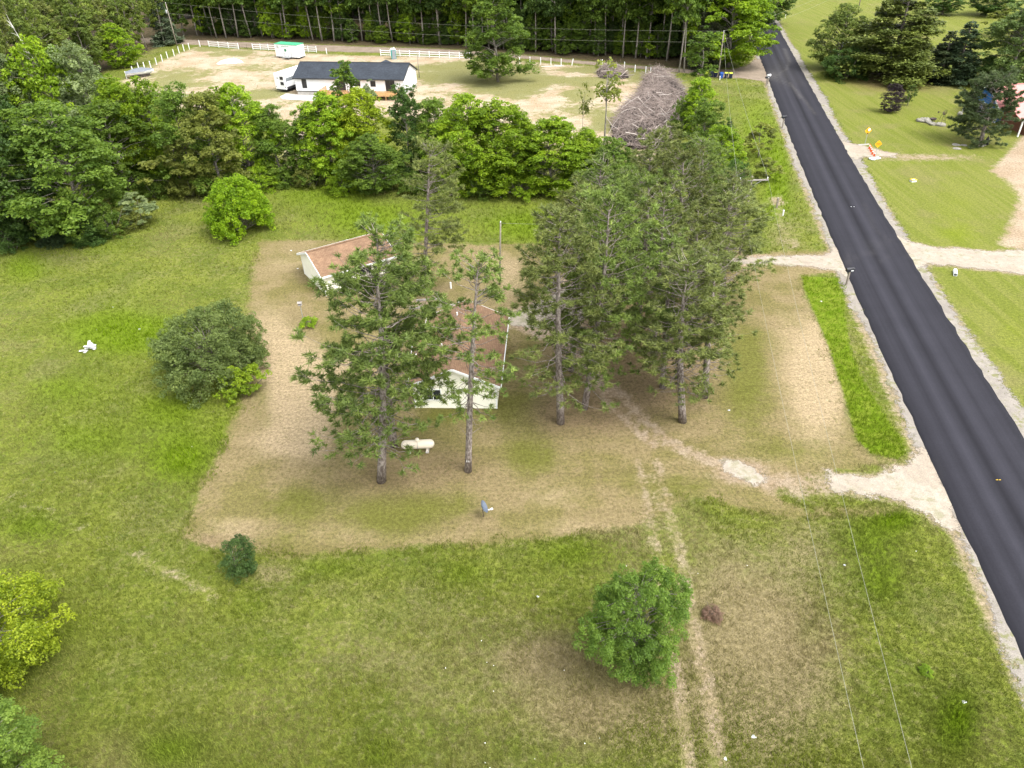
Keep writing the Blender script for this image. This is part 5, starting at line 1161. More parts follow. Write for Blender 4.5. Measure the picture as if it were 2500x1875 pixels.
# ------------------------------------------------------------------ poles and wires
def pole(label, base, h, arm=None, rz=0.0, lean=(0, 0), trans=False, r0=0.15):
    r = thing('utility_pole', label, 'pole', (base.x, base.y, 0), rz); r.rotation_euler = (lean[0], lean[1], rz)
    MB().tube([(0, 0, -0.3), (0, 0, h * 0.5), (0, 0, h)], [r0, r0 * 0.85, r0 * 0.68], 10).build('pole_shaft', M['wood_pole'], r, True)
    if arm:
        MB().box(-arm / 2, arm / 2, -0.2, -0.09, h - 0.45, h - 0.31).build('cross_arm', M['grey_wood'], r)
        for sx in (-1, 1): MB().bar((sx * arm * 0.3, -0.14, h - 0.45), (0, -0.12, h - 1.1), 0.04).build('arm_brace', M['galv'], r)
        for x in (-arm / 2 + 0.12, -arm / 2 + 0.45, arm / 2 - 0.12): MB().lathe([(0.03, 0), (0.07, 0.05), (0.05, 0.12), (0.07, 0.18), (0.02, 0.24)], 8, (x, -0.145, h - 0.31)).build('insulator', M['white'], r, True)
    else: MB().lathe([(0.03, 0), (0.07, 0.05), (0.05, 0.12), (0.07, 0.18), (0.02, 0.24)], 8, (0, 0, h)).build('insulator', M['white'], r, True)
    if trans:
        t = MB().lathe([(0.2, 0), (0.22, 0.04), (0.22, 0.75), (0.2, 0.8), (0.05, 0.84)], 14, (-0.36, 0, h - 2.3)).build('transformer', M['galv'], r, True)
        MB().box(-0.2, -0.1, -0.05, 0.05, h - 2.1, h - 1.7).build('bracket', M['iron'], t)
    return r
PT = at(1806, 620); PR = at(1753, 191); PL = at(434, 119); PG = at(1220, 695); PX = at(2094, 30); PS = at(1024, 190)
HT = height_at(PT, 430)
pole('wooden utility pole with a cross-arm and transformer beside the north drive', PT, HT, 3.4, rad(-2), (0, 0.0), True)
HR = height_at(PR, 78); pole('wooden utility pole beside the row of trash bins', PR, HR, trans=False)
pole('wooden utility pole with a transformer behind the slanting fence posts', PL, height_at(PL, 8), trans=True)
HG = height_at(PG, 545); pole('bare grey pole standing on the lawn behind the yellow house', PG, HG, lean=(0, 0.05), r0=0.11)
pole('dark utility pole in the far field behind the white pine', PX, 9.0)
pole('thin dark service pole at the right end of the white house', PS, height_at(PS, 127), r0=0.08)
def wire(label, a, b, sag, r=0.014, n=24):
    a, b = Vector(a), Vector(b); pts = []
    for k in range(n + 1):
        t = k / n; p = a.lerp(b, t); p.z -= sag * 4 * t * (1 - t); pts.append(p)
    return tag(MB().tube(pts, r, 4).build('power_line', M['wire'], None), label, 'wire', 'overhead wires')
zt = HT - 0.08
ta = PT + Vector((-1.58, -0.15, zt)); tb = PT + Vector((1.58, -0.15, zt))
wire('left overhead wire running along the road towards the camera', ta, at(2112, 1875, 8.0) + (at(2112, 1875, 8.0) - ta) * 0.28 + Vector((0, 0, 0.6)), 0.9, 0.009, 40)
wire('right overhead wire running along the road towards the camera', tb, at(2230, 1875, 8.0) + (at(2230, 1875, 8.0) - tb) * 0.28 + Vector((0, 0, 0.6)), 0.9, 0.009, 40)
rt = PR + Vector((0, 0, HR + 0.15))
wire('left wire from the cross-arm pole to the pole by the bins', ta, rt + Vector((-0.1, 0, 0)), 0.9)
wire('right wire from the cross-arm pole to the pole by the bins', tb, rt + Vector((0.1, 0, 0)), 0.9)
lt = PL + Vector((0, 0, height_at(PL, 8)))
wire('upper wire along the dirt road before the wood', lt + Vector((0, 0, 0.2)), rt, 1.6, 0.016, 40)
wire('lower wire along the dirt road before the wood', lt - Vector((0, 0, 2.2)), rt - Vector((0, 0, 2.0)), 1.6, 0.018, 40)
wire('upper wire crossing the asphalt to the far field', rt, PX + Vector((0, 0, 9.1)), 1.0, 0.016)
wire('lower wire crossing the asphalt to the far field', rt - Vector((0, 0, 1.6)), PX + Vector((0, 0, 7.6)), 1.0, 0.016)
wire('service wire from the cross-arm pole to the lawn pole', PT + Vector((-0.1, 0, HT - 3.2)), PG + Vector((0.3, 0, HG)), 0.8, 0.012)

# ------------------------------------------------------------------ things in the yard
p = at(1022, 1101); tank = thing('propane_tank', 'cream propane tank lying between the pines in front of the house', 'gas tank', (p.x, p.y, 0), rad(1))
TL, TR = px_size(p, 81), px_size(p, 22) / 2
prof = [(TR * 0.05, -TL / 2)] + [(TR * math.sin(a), -TL / 2 + TR * (1 - math.cos(a))) for a in (0.35, 0.7, 1.05, 1.3, 1.57)] + [(TR, -0.02)] + [(TR, 0.02)] + [(TR * math.sin(a), TL / 2 - TR * (1 - math.cos(a))) for a in (1.57, 1.3, 1.05, 0.7, 0.35)] + [(TR * 0.05, TL / 2)]
MB().lathe(prof, 28, (0, 0, TR + 0.32), 'x').build('vessel', M['tank'], tank, True)
MB().lathe([(TR + 0.004, -0.015), (TR + 0.012, -0.01), (TR + 0.012, 0.01), (TR + 0.004, 0.015)], 28, (0, 0, TR + 0.32), 'x').build('weld_band', M['grey_print'], tank, True)
MB().lathe([(0.16, 0), (0.17, 0.02), (0.16, 0.16), (0.12, 0.24), (0.03, 0.27)], 16, (0.0, 0, 2 * TR + 0.29)).build('dome_lid', M['tank'], tank, True)
for x in (-TL * 0.27, TL * 0.27):
    MB().box(x - 0.05, x + 0.05, -TR * 0.6, TR * 0.6, 0.12, 0.40).build('saddle_leg', M['tank'], tank); MB().box(x - 0.12, x + 0.12, -TR * 0.9, TR * 0.9, 0, 0.12).build('footing_block', M['concrete'], tank)

p = at(1180, 1262); dish = thing('satellite_dish', 'blue-grey satellite dish on a short post in the front lawn', 'satellite dish', (p.x, p.y, 0), rad(20))
MB().tube([(0, 0, -0.1), (0, 0, 0.62), (0, -0.1, 0.85)], 0.03, 8).build('mast', M['iron'], dish)
prof = [(0.02, 0.0)] + [(0.42 * k / 6, 0.16 * (k / 6) ** 2) for k in range(1, 7)] + [(0.43, 0.165), (0.41, 0.15)] + [(0.41 * k / 6, 0.16 * (k / 6) ** 2 - 0.02) for k in range(5, 0, -1)]
rf = MB().lathe(prof, 28).build('reflector', M['dish'], dish, True); rf.scale = (0.82, 1.05, 1)
rf.matrix_local = Matrix.Translation((-0.02, -0.06, 0.95)) @ Matrix.Rotation(rad(55), 4, Vector((0.35, 1, 0))) @ Matrix.Diagonal((0.85, 1.1, 1, 1))
MB().bar((0.0, -0.1, 0.68), (0.5, -0.22, 0.72), 0.05).build('feed_arm', M['white'], dish)
MB().lathe([(0.05, -0.09), (0.075, -0.05), (0.075, 0.06), (0.03, 0.09)], 12, (0.55, -0.24, 0.76), 'x').build('receiver', M['white'], dish, True)

p = at(1038, 752); bed = thing('timber_bed', 'long weathered timber edging of an old garden bed behind the house', 'garden bed', (p.x, p.y, 0), rad(4))
MB().box(-1.6, 3.4, -0.12, 0.12, 0, 0.2).build('front_beam', M['grey_wood'], bed); MB().box(-0.9, 1.2, 1.5, 1.65, 0, 0.18).build('back_beam', M['grey_wood'], bed); MB().box(1.2, 1.35, 1.5, 3.0, 0, 0.18).build('side_beam', M['grey_wood'], bed)
MB().box(3.2, 3.5, -0.1, 0.3, 0.0, 0.35).build('end_block', M['concrete'], bed)
p = at(741, 783); bf = thing('bird_feeder', 'grey bird feeder pole above the small bright shrub', 'bird feeder', (p.x, p.y, 0))
MB().tube([(0, 0, -0.1), (0, 0, 1.75)], 0.035, 8).build('feeder_pole', M['galv'], bf); MB().box(-0.18, 0.18, -0.18, 0.18, 1.75, 1.79).build('tray', M['grey_wood'], bf)
MB().add([(-0.22, -0.2, 2.0), (0.22, -0.2, 2.0), (0.22, 0.2, 2.0), (-0.22, 0.2, 2.0), (-0.22, 0, 2.14), (0.22, 0, 2.14)], [(3, 2, 1, 0), (0, 1, 5, 4), (2, 3, 4, 5), (1, 2, 5), (3, 0, 4)]).build('feeder_roof', M['grey_wood'], bf)
for x in (-0.15, 0.15): MB().box(x - 0.015, x + 0.015, -0.1, 0.1, 1.79, 2.0).build('side_panel', M['grey_wood'], bf)
p = at(1146, 1122); MBt = MB().box(-0.09, 0.09, -0.012, 0.012, -0.07, 0.07).build('trunk_tag', M['white'], None); tag(MBt, 'small white tag nailed to the trunk of the middle pine', 'tag'); b2 = at(1143, 1150); MBt.location = (b2.x + 0.05, b2.y - 0.25, 1.15)
for (u, v), lab in (((1101, 704), 'small white pipe standing behind the timber bed'), ((1911, 526), 'small white pedestal in the grass left of the road'), ((1757, 195), 'small white marker at the foot of the pole by the bins')):
    p = at(u, v); r = thing('marker_pipe', lab, 'pipe', (p.x, p.y, 0)); MB().tube([(0, 0, -0.1), (0, 0, 0.6)], 0.09, 10).build('pipe_body', M['white'], r); MB().lathe([(0.1, 0), (0.1, 0.08), (0.05, 0.13)], 10, (0, 0, 0.6)).build('cap', M['white'], r, True)
p = at(1896, 507); r = thing('wooden_post', 'short brown wooden post in the grass beside the cross-arm pole', 'post', (p.x, p.y, 0)); MB().box(-0.09, 0.09, -0.09, 0.09, -0.1, 1.25).build('post_shaft', M['wood_pole'], r); MB().box(-0.1, 0.1, -0.1, 0.1, 1.25, 1.28).build('post_top', M['grey_wood'], r)
# pile of old planks on the meadow
p = at(216, 855); r = thing('plank_pile', 'small heap of bleached planks lying in the left meadow', 'plank pile', (p.x, p.y, 0)); rg = random.Random(4)
for k in range(9):
    a = rg.uniform(0, 6.28); L = rg.uniform(0.5, 1.0); x, y = rg.uniform(-0.5, 0.5), rg.uniform(-0.4, 0.4); z = 0.06 + 0.05 * k
    MB().bar((x - L / 2 * math.cos(a), y - L / 2 * math.sin(a), z), (x + L / 2 * math.cos(a), y + L / 2 * math.sin(a), z + rg.uniform(-0.02, 0.2)), 0.24, 0.035).build('plank', M['bleached'] if 'bleached' in M else M['white'], r)
# litter: small white things
for i, (u, v, lab) in enumerate([(1313, 1457, 'white scrap on the meadow left of the near oak'), (2354, 1714, 'white scrap in the vivid green patch near the road'), (1840, 1799, 'white scrap in the grass between the wires and ruts'), (1771, 1853, 'tiny white scrap beside the wheel ruts'), (340, 804, 'white scrap in the bright grass of the left meadow'),
        (2005, 736, 'white scrap in the roadside ditch grass'), (1223, 482, 'white scrap on the far meadow before the maples'), (846, 585, 'white scrap at the meadow edge behind the garage'), (711, 612, 'white scrap on the ground left of the garage'), (727, 656, 'pale scrap at the left wall of the garage'), (276, 750, 'thin white scrap on the left meadow'), (1780, 1002, 'white scrap on the mown strip right of the pines'), (2062, 1380, 'pale scrap between the overhead wires')]):
    crumple('paper_scrap', lab, 'scrap', u, v, RG.uniform(0.07, 0.13), RG.uniform(0.05, 0.10), 0.08, 'tarp', i + 20)

# ------------------------------------------------------------------ roadside
def mailbox(u, v, label, rz, plate=True, h=1.05, mat='black'):
    p = at(u, v); r = thing('mailbox', label, 'mailbox', (p.x, p.y, 0), rz)
    MB().box(-0.05, 0.05, -0.05, 0.05, -0.1, h).build('mailbox_post', M['wood_pole'], r)
    n = 8; pf = [(-0.11, 0), (0.11, 0)] + [(0.11 * math.cos(math.pi * k / n), 0.14 + 0.11 * math.sin(math.pi * k / n)) for k in range(n + 1)]
    k = len(pf); m = MB(); m.add([(-0.27, y, h + z) for y, z in pf] + [(0.27, y, h + z) for y, z in pf], [tuple(reversed(range(k))), tuple(k + i for i in range(k))] + [(i, (i + 1) % k, k + (i + 1) % k, k + i) for i in range(k)])
    bx = m.build('box', M[mat], r); MB().box(0.272, 0.285, -0.1, 0.1, h + 0.02, h + 0.2).build('door', M[mat], bx)
    if plate: MB().box(0.02, 0.2, -0.118, -0.111, h + 0.04, h + 0.11).build('number_plate', M['white'], r)
    MB().box(0.1, 0.13, -0.13, -0.112, h + 0.12, h + 0.28).build('flag', M[mat], r)
    r.scale = (1.5,) * 3
mailbox(2066, 696, 'black mailbox at the edge of the asphalt below the north drive', 0.1)
mailbox(1870, 212, 'dark mailbox at the corner of the dirt road', 0.4); mailbox(1874, 206, 'white-fronted mailbox beside the dark one at the dirt road corner', 0.5, True, 1.0, 'white')
mailbox(1910, 312, 'dark mailbox on the gravel shoulder further up the road', 0.2, False)
BINS = 'trash bins in a row beside the dirt road'
for i, (u, v, mt, lid, lab) in enumerate([(1737, 188, 'bin_dark', 'bin_dark', 'leftmost dark trash bin of the row'), (1746, 188.5, 'bin_dark', 'lime', 'second dark bin from the left, with a lime lid'), (1760, 191, 'bin_blue', 'bin_blue', 'bright blue bin right of the pole'), (1772, 191, 'bin_dark', 'lime', 'second bin from the right, with a lime lid'), (1783, 191.5, 'bin_dark', 'lime', 'rightmost dark bin of the row, with a lime lid'), (1724, 186, 'lime', 'lime', 'lime green bin at the left end under the tree')]):
    p = at(u, v); r = thing('trash_bin', lab, 'trash bin', (p.x, p.y, 0), RG.uniform(-0.2, 0.2), BINS)
    MB().add([(-0.26, -0.28, 0.06), (0.26, -0.28, 0.06), (0.26, 0.28, 0.06), (-0.26, 0.28, 0.06), (-0.33, -0.36, 1.0), (0.33, -0.36, 1.0), (0.33, 0.36, 1.0), (-0.33, 0.36, 1.0)], [(3, 2, 1, 0), (4, 5, 6, 7), (0, 1, 5, 4), (1, 2, 6, 5), (2, 3, 7, 6), (3, 0, 4, 7)]).build('bin_body', M[mt], r)
    MB().add([(-0.35, -0.4, 1.0), (0.35, -0.4, 1.0), (0.35, 0.4, 1.0), (-0.35, 0.4, 1.0), (-0.32, -0.3, 1.08), (0.32, -0.3, 1.08), (0.32, 0.36, 1.1), (-0.32, 0.36, 1.1)], [(3, 2, 1, 0), (4, 5, 6, 7), (0, 1, 5, 4), (1, 2, 6, 5), (2, 3, 7, 6), (3, 0, 4, 7)]).build('lid', M[lid], r)
    for s in (-1, 1): wheel(r, (s * 0.27, 0.27, 0.13), 0.13, 0.06)
# diamond signs with rubber-weighted feet
for (u, v), lab, top in (((2111, 354), 'orange diamond work sign with a white glare, behind the cones', True), ((2135, 388), 'orange diamond work sign in front of the cones', False)):
    p = at(u, v); r = thing('diamond_sign', lab, 'sign', (p.x, p.y, 0), rad(6))
    MB().tube([(0, 0, 0), (0, 0, 2.0)], 0.035, 8).build('sign_post', M['galv'], r)
    bd = MB().add([(-0.54, -0.05, 2.15), (0, -0.05, 1.61), (0.54, -0.05, 2.15), (0, -0.05, 2.69), (-0.54, -0.03, 2.15), (0, -0.03, 1.61), (0.54, -0.03, 2.15), (0, -0.03, 2.69)], [(0, 1, 2, 3), (7, 6, 5, 4), (0, 4, 5, 1), (1, 5, 6, 2), (2, 6, 7, 3), (3, 7, 4, 0)]).build('sign_board', M['sign'], r)
    if top: MB().box(-0.1, 0.1, -0.06, -0.051, 1.68, 1.86).build('printed_mark', M['black'], bd); MB().lathe([(0.02, -0.061), (0.2, -0.06), (0.2, -0.052), (0.02, -0.051)], 14).build('painted_glare', M['white'], bd).matrix_local = Matrix.Translation((0.05, -0.112, 2.32)) @ Matrix.Rotation(rad(-90), 4, 'X')  # black mark is print; the white disc is the board's glare, painted on
    else:
        for z in (2.05, 2.25): MB().box(-0.32, 0.32, -0.06, -0.051, z - 0.04, z + 0.04).build('printed_line', M['orange'], bd)
    if top: MB().box(-1.0, 0.7, -0.1, 0.1, 0, 0.14).build('foot', M['concrete'], r)
    else: MB().blob((-0.45, -0.1, 0.1), 0.5, 3, 0.2, 0.35).build('sandbag', M['tarp'], r, True); MB().blob((0.45, 0.0, 0.08), 0.42, 4, 0.2, 0.35).build('sandbag', M['tarp'], r, True)
for i, (u, v) in enumerate([(2122, 363), (2124.5, 367), (2126.5, 371), (2129, 377), (2134, 381)]):
    p = at(u, v); r = thing('traffic_cone', 'orange traffic cone, %s from the far sign in the short row' % ORD[i], 'cone', (p.x, p.y, 0), RG.uniform(0, 1), 'orange cones between the two signs')
    MB().box(-0.16, 0.16, -0.16, 0.16, 0, 0.04).build('cone_base', M['orange'], r); MB().lathe([(0.15, 0.04), (0.03, 0.72), (0.02, 0.73)], 14).build('cone_body', M['orange'], r, True); MB().lathe([(0.098, 0.36), (0.075, 0.5)], 14).build('cone_band', M['white'], r, True).scale = (1.08, 1.08, 1)
# temporary lane markers
for (u, v), lab in (((2434, 1172), 'pair of yellow lane tabs on the asphalt'), ((2078, 505), 'pair of pale lane tabs on the asphalt further up')):
    for k in (0, 1):
        p = at(u + 7 * k, v, 0.1); o = MB().box(-0.06, 0.06, -0.015, 0.015, 0.0, 0.045).box(-0.06, 0.06, -0.015, 0.05, 0.0, 0.008).build('lane_tab', M['yellow'] if v > 1000 else M['white'], None); o.location = (p.x, p.y, p.z); tag(o, lab, 'lane marker', 'pair of lane tabs near row %d' % (1 if v > 1000 else 2))
p = at(2331, 669); r = thing('culvert_pipe', 'short pale culvert pipe end in the grass below the neighbour drive', 'culvert', (p.x, p.y, 0.16), rad(-25))
n = 16; MB().add([(0.2 * math.cos(2 * math.pi * k / n), y, 0.2 * math.sin(2 * math.pi * k / n)) for y in (-0.55, 0.6) for k in range(n)] + [(0.17 * math.cos(2 * math.pi * k / n), y, 0.17 * math.sin(2 * math.pi * k / n)) for y in (-0.55, 0.6) for k in range(n)],
    [(k, (k + 1) % n, n + (k + 1) % n, n + k) for k in range(n)] + [(2 * n + (k + 1) % n, 2 * n + k, 3 * n + k, 3 * n + (k + 1) % n) for k in range(n)] + [(k, 2 * n + k, 2 * n + (k + 1) % n, (k + 1) % n) for k in range(n)]).build('pipe_wall', M['hull'], r, True)
for (u, v), lab in (((1917, 44), 'white marker post beside the road at the top'), ((2018, 176), 'white marker post by the dark bush across the road')):
    p = at(u, v); r = thing('marker_post', lab, 'post', (p.x, p.y, 0)); MB().box(-0.06, 0.06, -0.03, 0.03, -0.1, 1.2).build('post_shaft', M['white'], r); MB().box(-0.06, 0.06, -0.034, -0.031, 0.95, 1.1).build('reflector', M['iron'], r)
# neighbour's garden ornaments
p = at(2296, 306); r = thing('ornamental_windmill', 'small dark garden windmill on a pale stone ring', 'windmill', (p.x, p.y, 0), rad(15))
H = height_at(at(2296, 300), 268); k = 0.42
for sx in (-1, 1):
    for sy in (-1, 1): MB().bar((sx * k, sy * k, 0.3), (sx * 0.07, sy * 0.07, H), 0.04).build('tower_leg', M['iron'], r)
for t in (0.3, 0.6): MB().bar((-k * (1 - t), -k * (1 - t), 0.3 + (H - 0.3) * t), (k * (1 - t), -k * (1 - t), 0.3 + (H - 0.3) * t), 0.03).bar((k * (1 - t), -k * (1 - t), 0.3 + (H - 0.3) * t), (k * (1 - t), k * (1 - t), 0.3 + (H - 0.3) * t), 0.03).build('cross_bar', M['iron'], r)
for j in range(10):
    a = 2 * math.pi * j / 10; dx, dz = math.cos(a), math.sin(a)
    MB().add([(0.06 * dx, -0.15, H + 0.06 * dz), (0.42 * dx - 0.09 * dz, -0.19, H + 0.42 * dz + 0.09 * dx), (0.42 * dx + 0.09 * dz, -0.12, H + 0.42 * dz - 0.09 * dx), (0.06 * dx, -0.14, H + 0.06 * dz), (0.42 * dx - 0.09 * dz, -0.18, H + 0.42 * dz + 0.09 * dx), (0.42 * dx + 0.09 * dz, -0.11, H + 0.42 * dz - 0.09 * dx)], [(0, 1, 2), (5, 4, 3)]).build('fan_blade', M['iron'], r)
MB().bar((0, -0.1, H), (-0.75, 0.35, H), 0.03).build('tail_boom', M['iron'], r); MB().box(-0.95, -0.65, 0.33, 0.36, H - 0.12, H + 0.12).build('tail_vane', M['iron'], r)
MB().lathe([(0.78, 0), (0.8, 0.2), (0.7, 0.32), (0.5, 0.3)], 14).build('stone_base', M['rock'], r)
rg = random.Random(9)
for i, (u, v) in enumerate([(2243, 296), (2250, 297), (2257, 298), (2264, 299), (2270, 302), (2275, 305), (2262, 295), (2252, 293)]):
    p = at(u, v); o = MB().blob((0, 0, 0.18), rg.uniform(0.4, 0.62), i, 0.3, 0.55).build('garden_rock', M['rock'], None); o.location = p; tag(o, 'pale rock in the heap left of the garden windmill', 'rock', 'rocks heaped on the neighbour lawn')
p = at(2277, 297); r = thing('fire_bowl', 'black iron bowl at the right end of the rock heap', 'bowl', (p.x, p.y, 0.1)); MB().lathe([(0.15, 0.1), (0.4, 0.2), (0.52, 0.45), (0.48, 0.45), (0.35, 0.26), (0.1, 0.2)], 16).build('bowl', M['iron'], r, True)
for a in (0, 2.1, 4.2): MB().bar((0.3 * math.cos(a), 0.3 * math.sin(a), -0.1), (0.25 * math.cos(a), 0.25 * math.sin(a), 0.2), 0.04).build('leg', M['iron'], r)
for i, (u, v) in enumerate([(2335, 354), (2336, 363), (2354, 355), (2395, 357), (2402, 355)]):
    p = at(u, v); o = MB().blob((0, 0, 0.04), 0.62 - 0.07 * i, 30 + i, 0.2, 0.16).build('flat_stone', M['rock'], None); o.location = p; tag(o, ['larger flat stone on the lawn left of the neighbour pine', 'flat stone just below the larger flat stone', 'small flat stone between the stones and the pine', 'pale stone at the foot of the neighbour pine', 'small stone right of the neighbour pine trunk'][i], 'stone')
p = at(2342, 284); o = MB().blob((0, 0, 0.4), 0.42, 5, 0.05, 1.0, 14, 10).build('yard_ball', M['rock'], None, True); o.location = p; tag(o, 'round pale ball beside the wire dog pen', 'ball')
# wire dog pen
p0, p1, p2 = at(2339, 305), at(2348, 275), at(2385, 272)
r = thing('dog_pen', 'light wire mesh pen left of the neighbour pine', 'pen', (p0.x, p0.y, 0))
for A, B in ((p0, p1), (p1, p2)):
    A, B = A - p0, B - p0; m = MB(); n = 14
    for k in range(n + 1): q = A.lerp(B, k / n); m.bar(q + Vector((0, 0, 0.02)), q + Vector((0, 0, 1.5)), 0.02 if k % 7 else 0.06)
    for j in range(8): m.bar(A + Vector((0, 0, 0.05 + 0.2 * j)), B + Vector((0, 0, 0.05 + 0.2 * j)), 0.02)
    m.build('mesh_panel', M['galv'], r)
p = at(2229, 443); r = thing('yellow_crate', 'small yellow and white crate on the neighbour lawn', 'crate', (p.x, p.y, 0), 0.2); MB().box(-0.35, 0.35, -0.25, 0.25, 0, 0.22).build('crate_body', M['white'], r); MB().box(-0.38, 0.38, -0.28, -0.2, 0.22, 0.3).box(-0.38, 0.38, 0.2, 0.28, 0.22, 0.3).box(-0.38, -0.3, -0.2, 0.2, 0.22, 0.3).box(0.3, 0.38, -0.2, 0.2, 0.22, 0.3).build('crate_rim', M['yellow'], r)
p = at(2085, 118); r = thing('covered_trailer', 'low flatbed with silver sheets behind the round tree', 'trailer', (p.x, p.y, 0), rad(-5))
for k in range(4): MB().box(-3 + 0.2 * k, 3 - 0.1 * k, -1 + 0.1 * k, 1, 0.5 + 0.22 * k, 0.62 + 0.22 * k).build('stacked_sheet', M['galv'], r)
MB().box(-3, 3, -0.9, 0.9, 0.38, 0.5).build('bed', M['iron'], r); wheel(r, (-1, -0.9, 0.35), axis='y'); wheel(r, (1, -0.9, 0.35), axis='y')
p = at(2397, 350); r = thing('dark_ornament', 'black pointed ornament leaning on the neighbour pine', 'ornament', (p.x + 0.3, p.y - 0.6, 0)); MB().lathe([(0.3, 0), (0.35, 0.4), (0.2, 0.9), (0.03, 1.3)], 10).build('ornament_body', M['black'], r, True); MB().lathe([(0.36, 0), (0.36, 0.05)], 10).build('ornament_foot', M['black'], r)

# ------------------------------------------------------------------ grass that nobody could count
def vnoise(x, y, sc, seed):
    rg = np.random.default_rng(seed); g = rg.uniform(0, 1, (256, 256)); fx, fy = x * sc, y * sc
    ix, iy = np.floor(fx).astype(int), np.floor(fy).astype(int); tx, ty = fx - ix, fy - iy; tx, ty = tx * tx * (3 - 2 * tx), ty * ty * (3 - 2 * ty)
    G = lambda a, b: g[a % 256, b % 256]
    return (G(ix, iy) * (1 - tx) + G(ix + 1, iy) * tx) * (1 - ty) + (G(ix, iy + 1) * (1 - tx) + G(ix + 1, iy + 1) * tx) * ty

def grass_material():
    t = NT('grass_blades'); c = t.attr('tc').outputs['Color']
    d = t.node('ShaderNodeBsdfDiffuse'); t.put(d.inputs['Color'], c); tr = t.node('ShaderNodeBsdfTranslucent'); t.put(tr.inputs['Color'], c)
    mx = t.node('ShaderNodeMixShader'); mx.inputs[0].default_value = 0.35; t.l.new(d.outputs[0], mx.inputs[1]); t.l.new(tr.outputs[0], mx.inputs[2])
    return t.surf(mx.outputs[0])
M['grass'] = grass_material()

def tufts(name, label, px, py, hgt, col, nb, seed, width=0.16):
    rg = np.random.default_rng(seed); n = len(px); N = n * nb
    bx = np.repeat(px, nb) + rg.normal(0, 0.07, N); by = np.repeat(py, nb) + rg.normal(0, 0.07, N); h = np.repeat(hgt, nb) * rg.uniform(0.55, 1.2, N)
    az = rg.uniform(0, 6.28, N); ln = h * rg.uniform(0.15, 0.75, N); w = h * width * rg.uniform(0.7, 1.3, N); a2 = rg.uniform(0, 6.28, N)
    sx, sy = np.cos(a2) * w / 2, np.sin(a2) * w / 2; z = np.zeros(N)
    v = np.stack([np.stack([bx - sx, by - sy, z], 1), np.stack([bx + sx, by + sy, z], 1), np.stack([bx + np.cos(az) * ln, by + np.sin(az) * ln, h], 1)], 1).reshape(-1, 3)
    me = np_mesh(name, v, np.arange(N * 3).reshape(-1, 3), M['grass'])
    c = np.repeat(col, nb, 0) * rg.uniform(0.55, 1.45, (N, 1)); c4 = np.concatenate([np.repeat(c, 3, 0), np.ones((N * 3, 1))], 1)
    at_ = me.attributes.new('tc', 'FLOAT_COLOR', 'POINT'); at_.data.foreach_set('color', np.ascontiguousarray(c4, np.float32).ravel())
    o = link_mesh(name, me); tag(o, label, 'grass', None, 'stuff'); return o

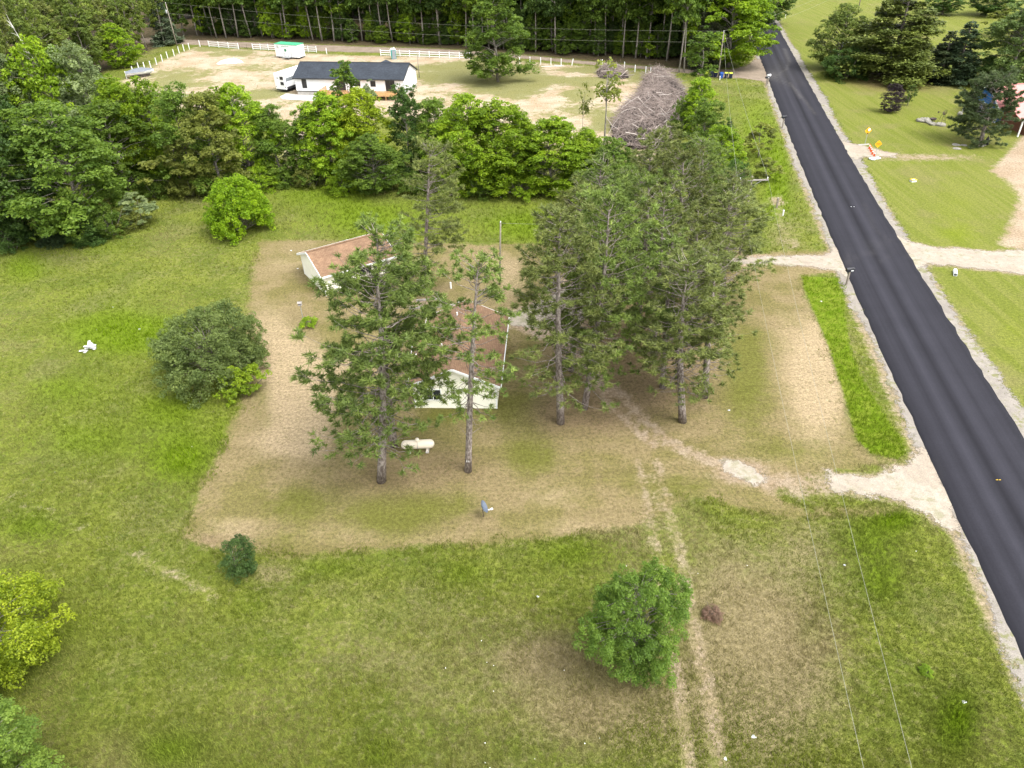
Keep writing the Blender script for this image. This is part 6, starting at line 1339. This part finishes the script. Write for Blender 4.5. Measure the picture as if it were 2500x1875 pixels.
def build_grass():
    rg = np.random.default_rng(99); n = 300000
    u = rg.uniform(-120, 2620, n); v = rg.uniform(30, 1990, n)
    x, y = at_np(u, v); ok = (y > 5) & (y < 260)
    g_ = rg.uniform(0.15, 1.6, len(x)); ok &= ~((x > road_l(y) - g_) & (x < road_r(y) + g_ + 0.3))
    for P_ in SHEETS: ok &= ~(sdf(x, y, P_) > rg.uniform(-0.1, 0.5, len(x)) ** 2 * 1.4)
    x, y = x[ok], y[ok]; f = zone_fields(x, y)
    L = (f['lawn'] + (vnoise(x, y, 0.8, 21) - 0.5) * 2.0 + rg.normal(0, 0.25, len(x)) > 0.1); R = f['rlawn'] > 0; D = f['ditch'] > 0; lot = f['lot'] > 0; wood = f['wood'] > 0; r = rg.uniform(0, 1, len(x))
    keep = ~((L & (r > 0.42)) | (R & (r > 0.25)) | (lot & (r > 0.10)) | wood | ((f['bare'] > 0.45) & (r > 0.25)) | (f['way'] > -0.2))
    keep |= D
    x, y = x[keep], y[keep]; f = {k: a[keep] for k, a in f.items()}; L, R, D, lot = L[keep], R[keep], D[keep], lot[keep]
    n1 = vnoise(x, y, 0.22, 1) * 0.6 + vnoise(x, y, 0.6, 2) * 0.4; n2 = vnoise(x, y, 0.12, 3) * 0.6 + vnoise(x, y, 0.35, 4) * 0.4
    lerp = lambda a, b, t: a + (b - a) * np.clip(t, 0, 1)[:, None]
    c = lerp(np.array([[0.084, 0.106, 0.016]]), np.array([[0.132, 0.150, 0.026]]), n1 * 1.6 - 0.3)
    c = lerp(c, np.array([[0.19, 0.165, 0.075]]), (n2 - 0.52) * 2.5 + f['dry'] * 0.55)
    c = lerp(c, np.array([[0.108, 0.165, 0.008]]), np.clip(f['lush'] + n1 * 0.7 - 0.5, 0, 1))
    c = np.where(D[:, None], lerp(np.array([[0.085, 0.145, 0.006]]), np.array([[0.13, 0.175, 0.016]]), n1), c)
    c = np.where((L & ~D)[:, None], lerp(np.array([[0.060, 0.066, 0.016]]), np.array([[0.13, 0.12, 0.04]]), n1), c)
    c = np.where(R[:, None], lerp(np.array([[0.13, 0.155, 0.02]]), np.array([[0.17, 0.18, 0.035]]), n1), c)
    c = c * 1.45
    h = 0.10 + 0.11 * n1 + 0.12 * np.clip(f['lush'], 0, 1.2) + 0.10 * np.clip((y - 60) / 40, 0, 1); h = np.where(L, 0.085, h); h = np.where(R, 0.06, h); h = np.where(D, 0.14 + 0.16 * n1, h); h = np.where(lot, 0.2, h)
    edge = (f['lawn'] < 0) & (f['lawn'] > -0.5); h = np.where(edge & ~D & ~R, h * 1.25, h)
    tufts('meadow_grass', 'uncut grass of the meadow, yard and verges', x, y, h * rg.uniform(0.7, 1.3, len(x)), c, 5, 5)
    # pale seed heads and small white flowers
    k = (~L) & (~R) & (~D) & (~lot) & (vnoise(x, y, 0.16, 8) + 0.5 * vnoise(x, y, 0.5, 9) > 0.92); i = np.flatnonzero(k); i = rg.choice(i, min(36, len(i)), False)
    s = rg.uniform(0.012, 0.024, len(i)); X, Y, Z = x[i], y[i], h[i] + 0.06; q = np.stack([np.stack([X + a * s, Y + b * s, Z], 1) for a, b in ((-1, -1), (1, -1), (1, 1), (-1, 1))], 1).reshape(-1, 3)
    o = link_mesh('wildflowers', np_mesh('wildflowers', q, np.arange(len(i) * 4).reshape(-1, 4), M['white'])); tag(o, 'tiny white flowers scattered through the meadow grass', 'flowers', None, 'stuff')
build_grass()
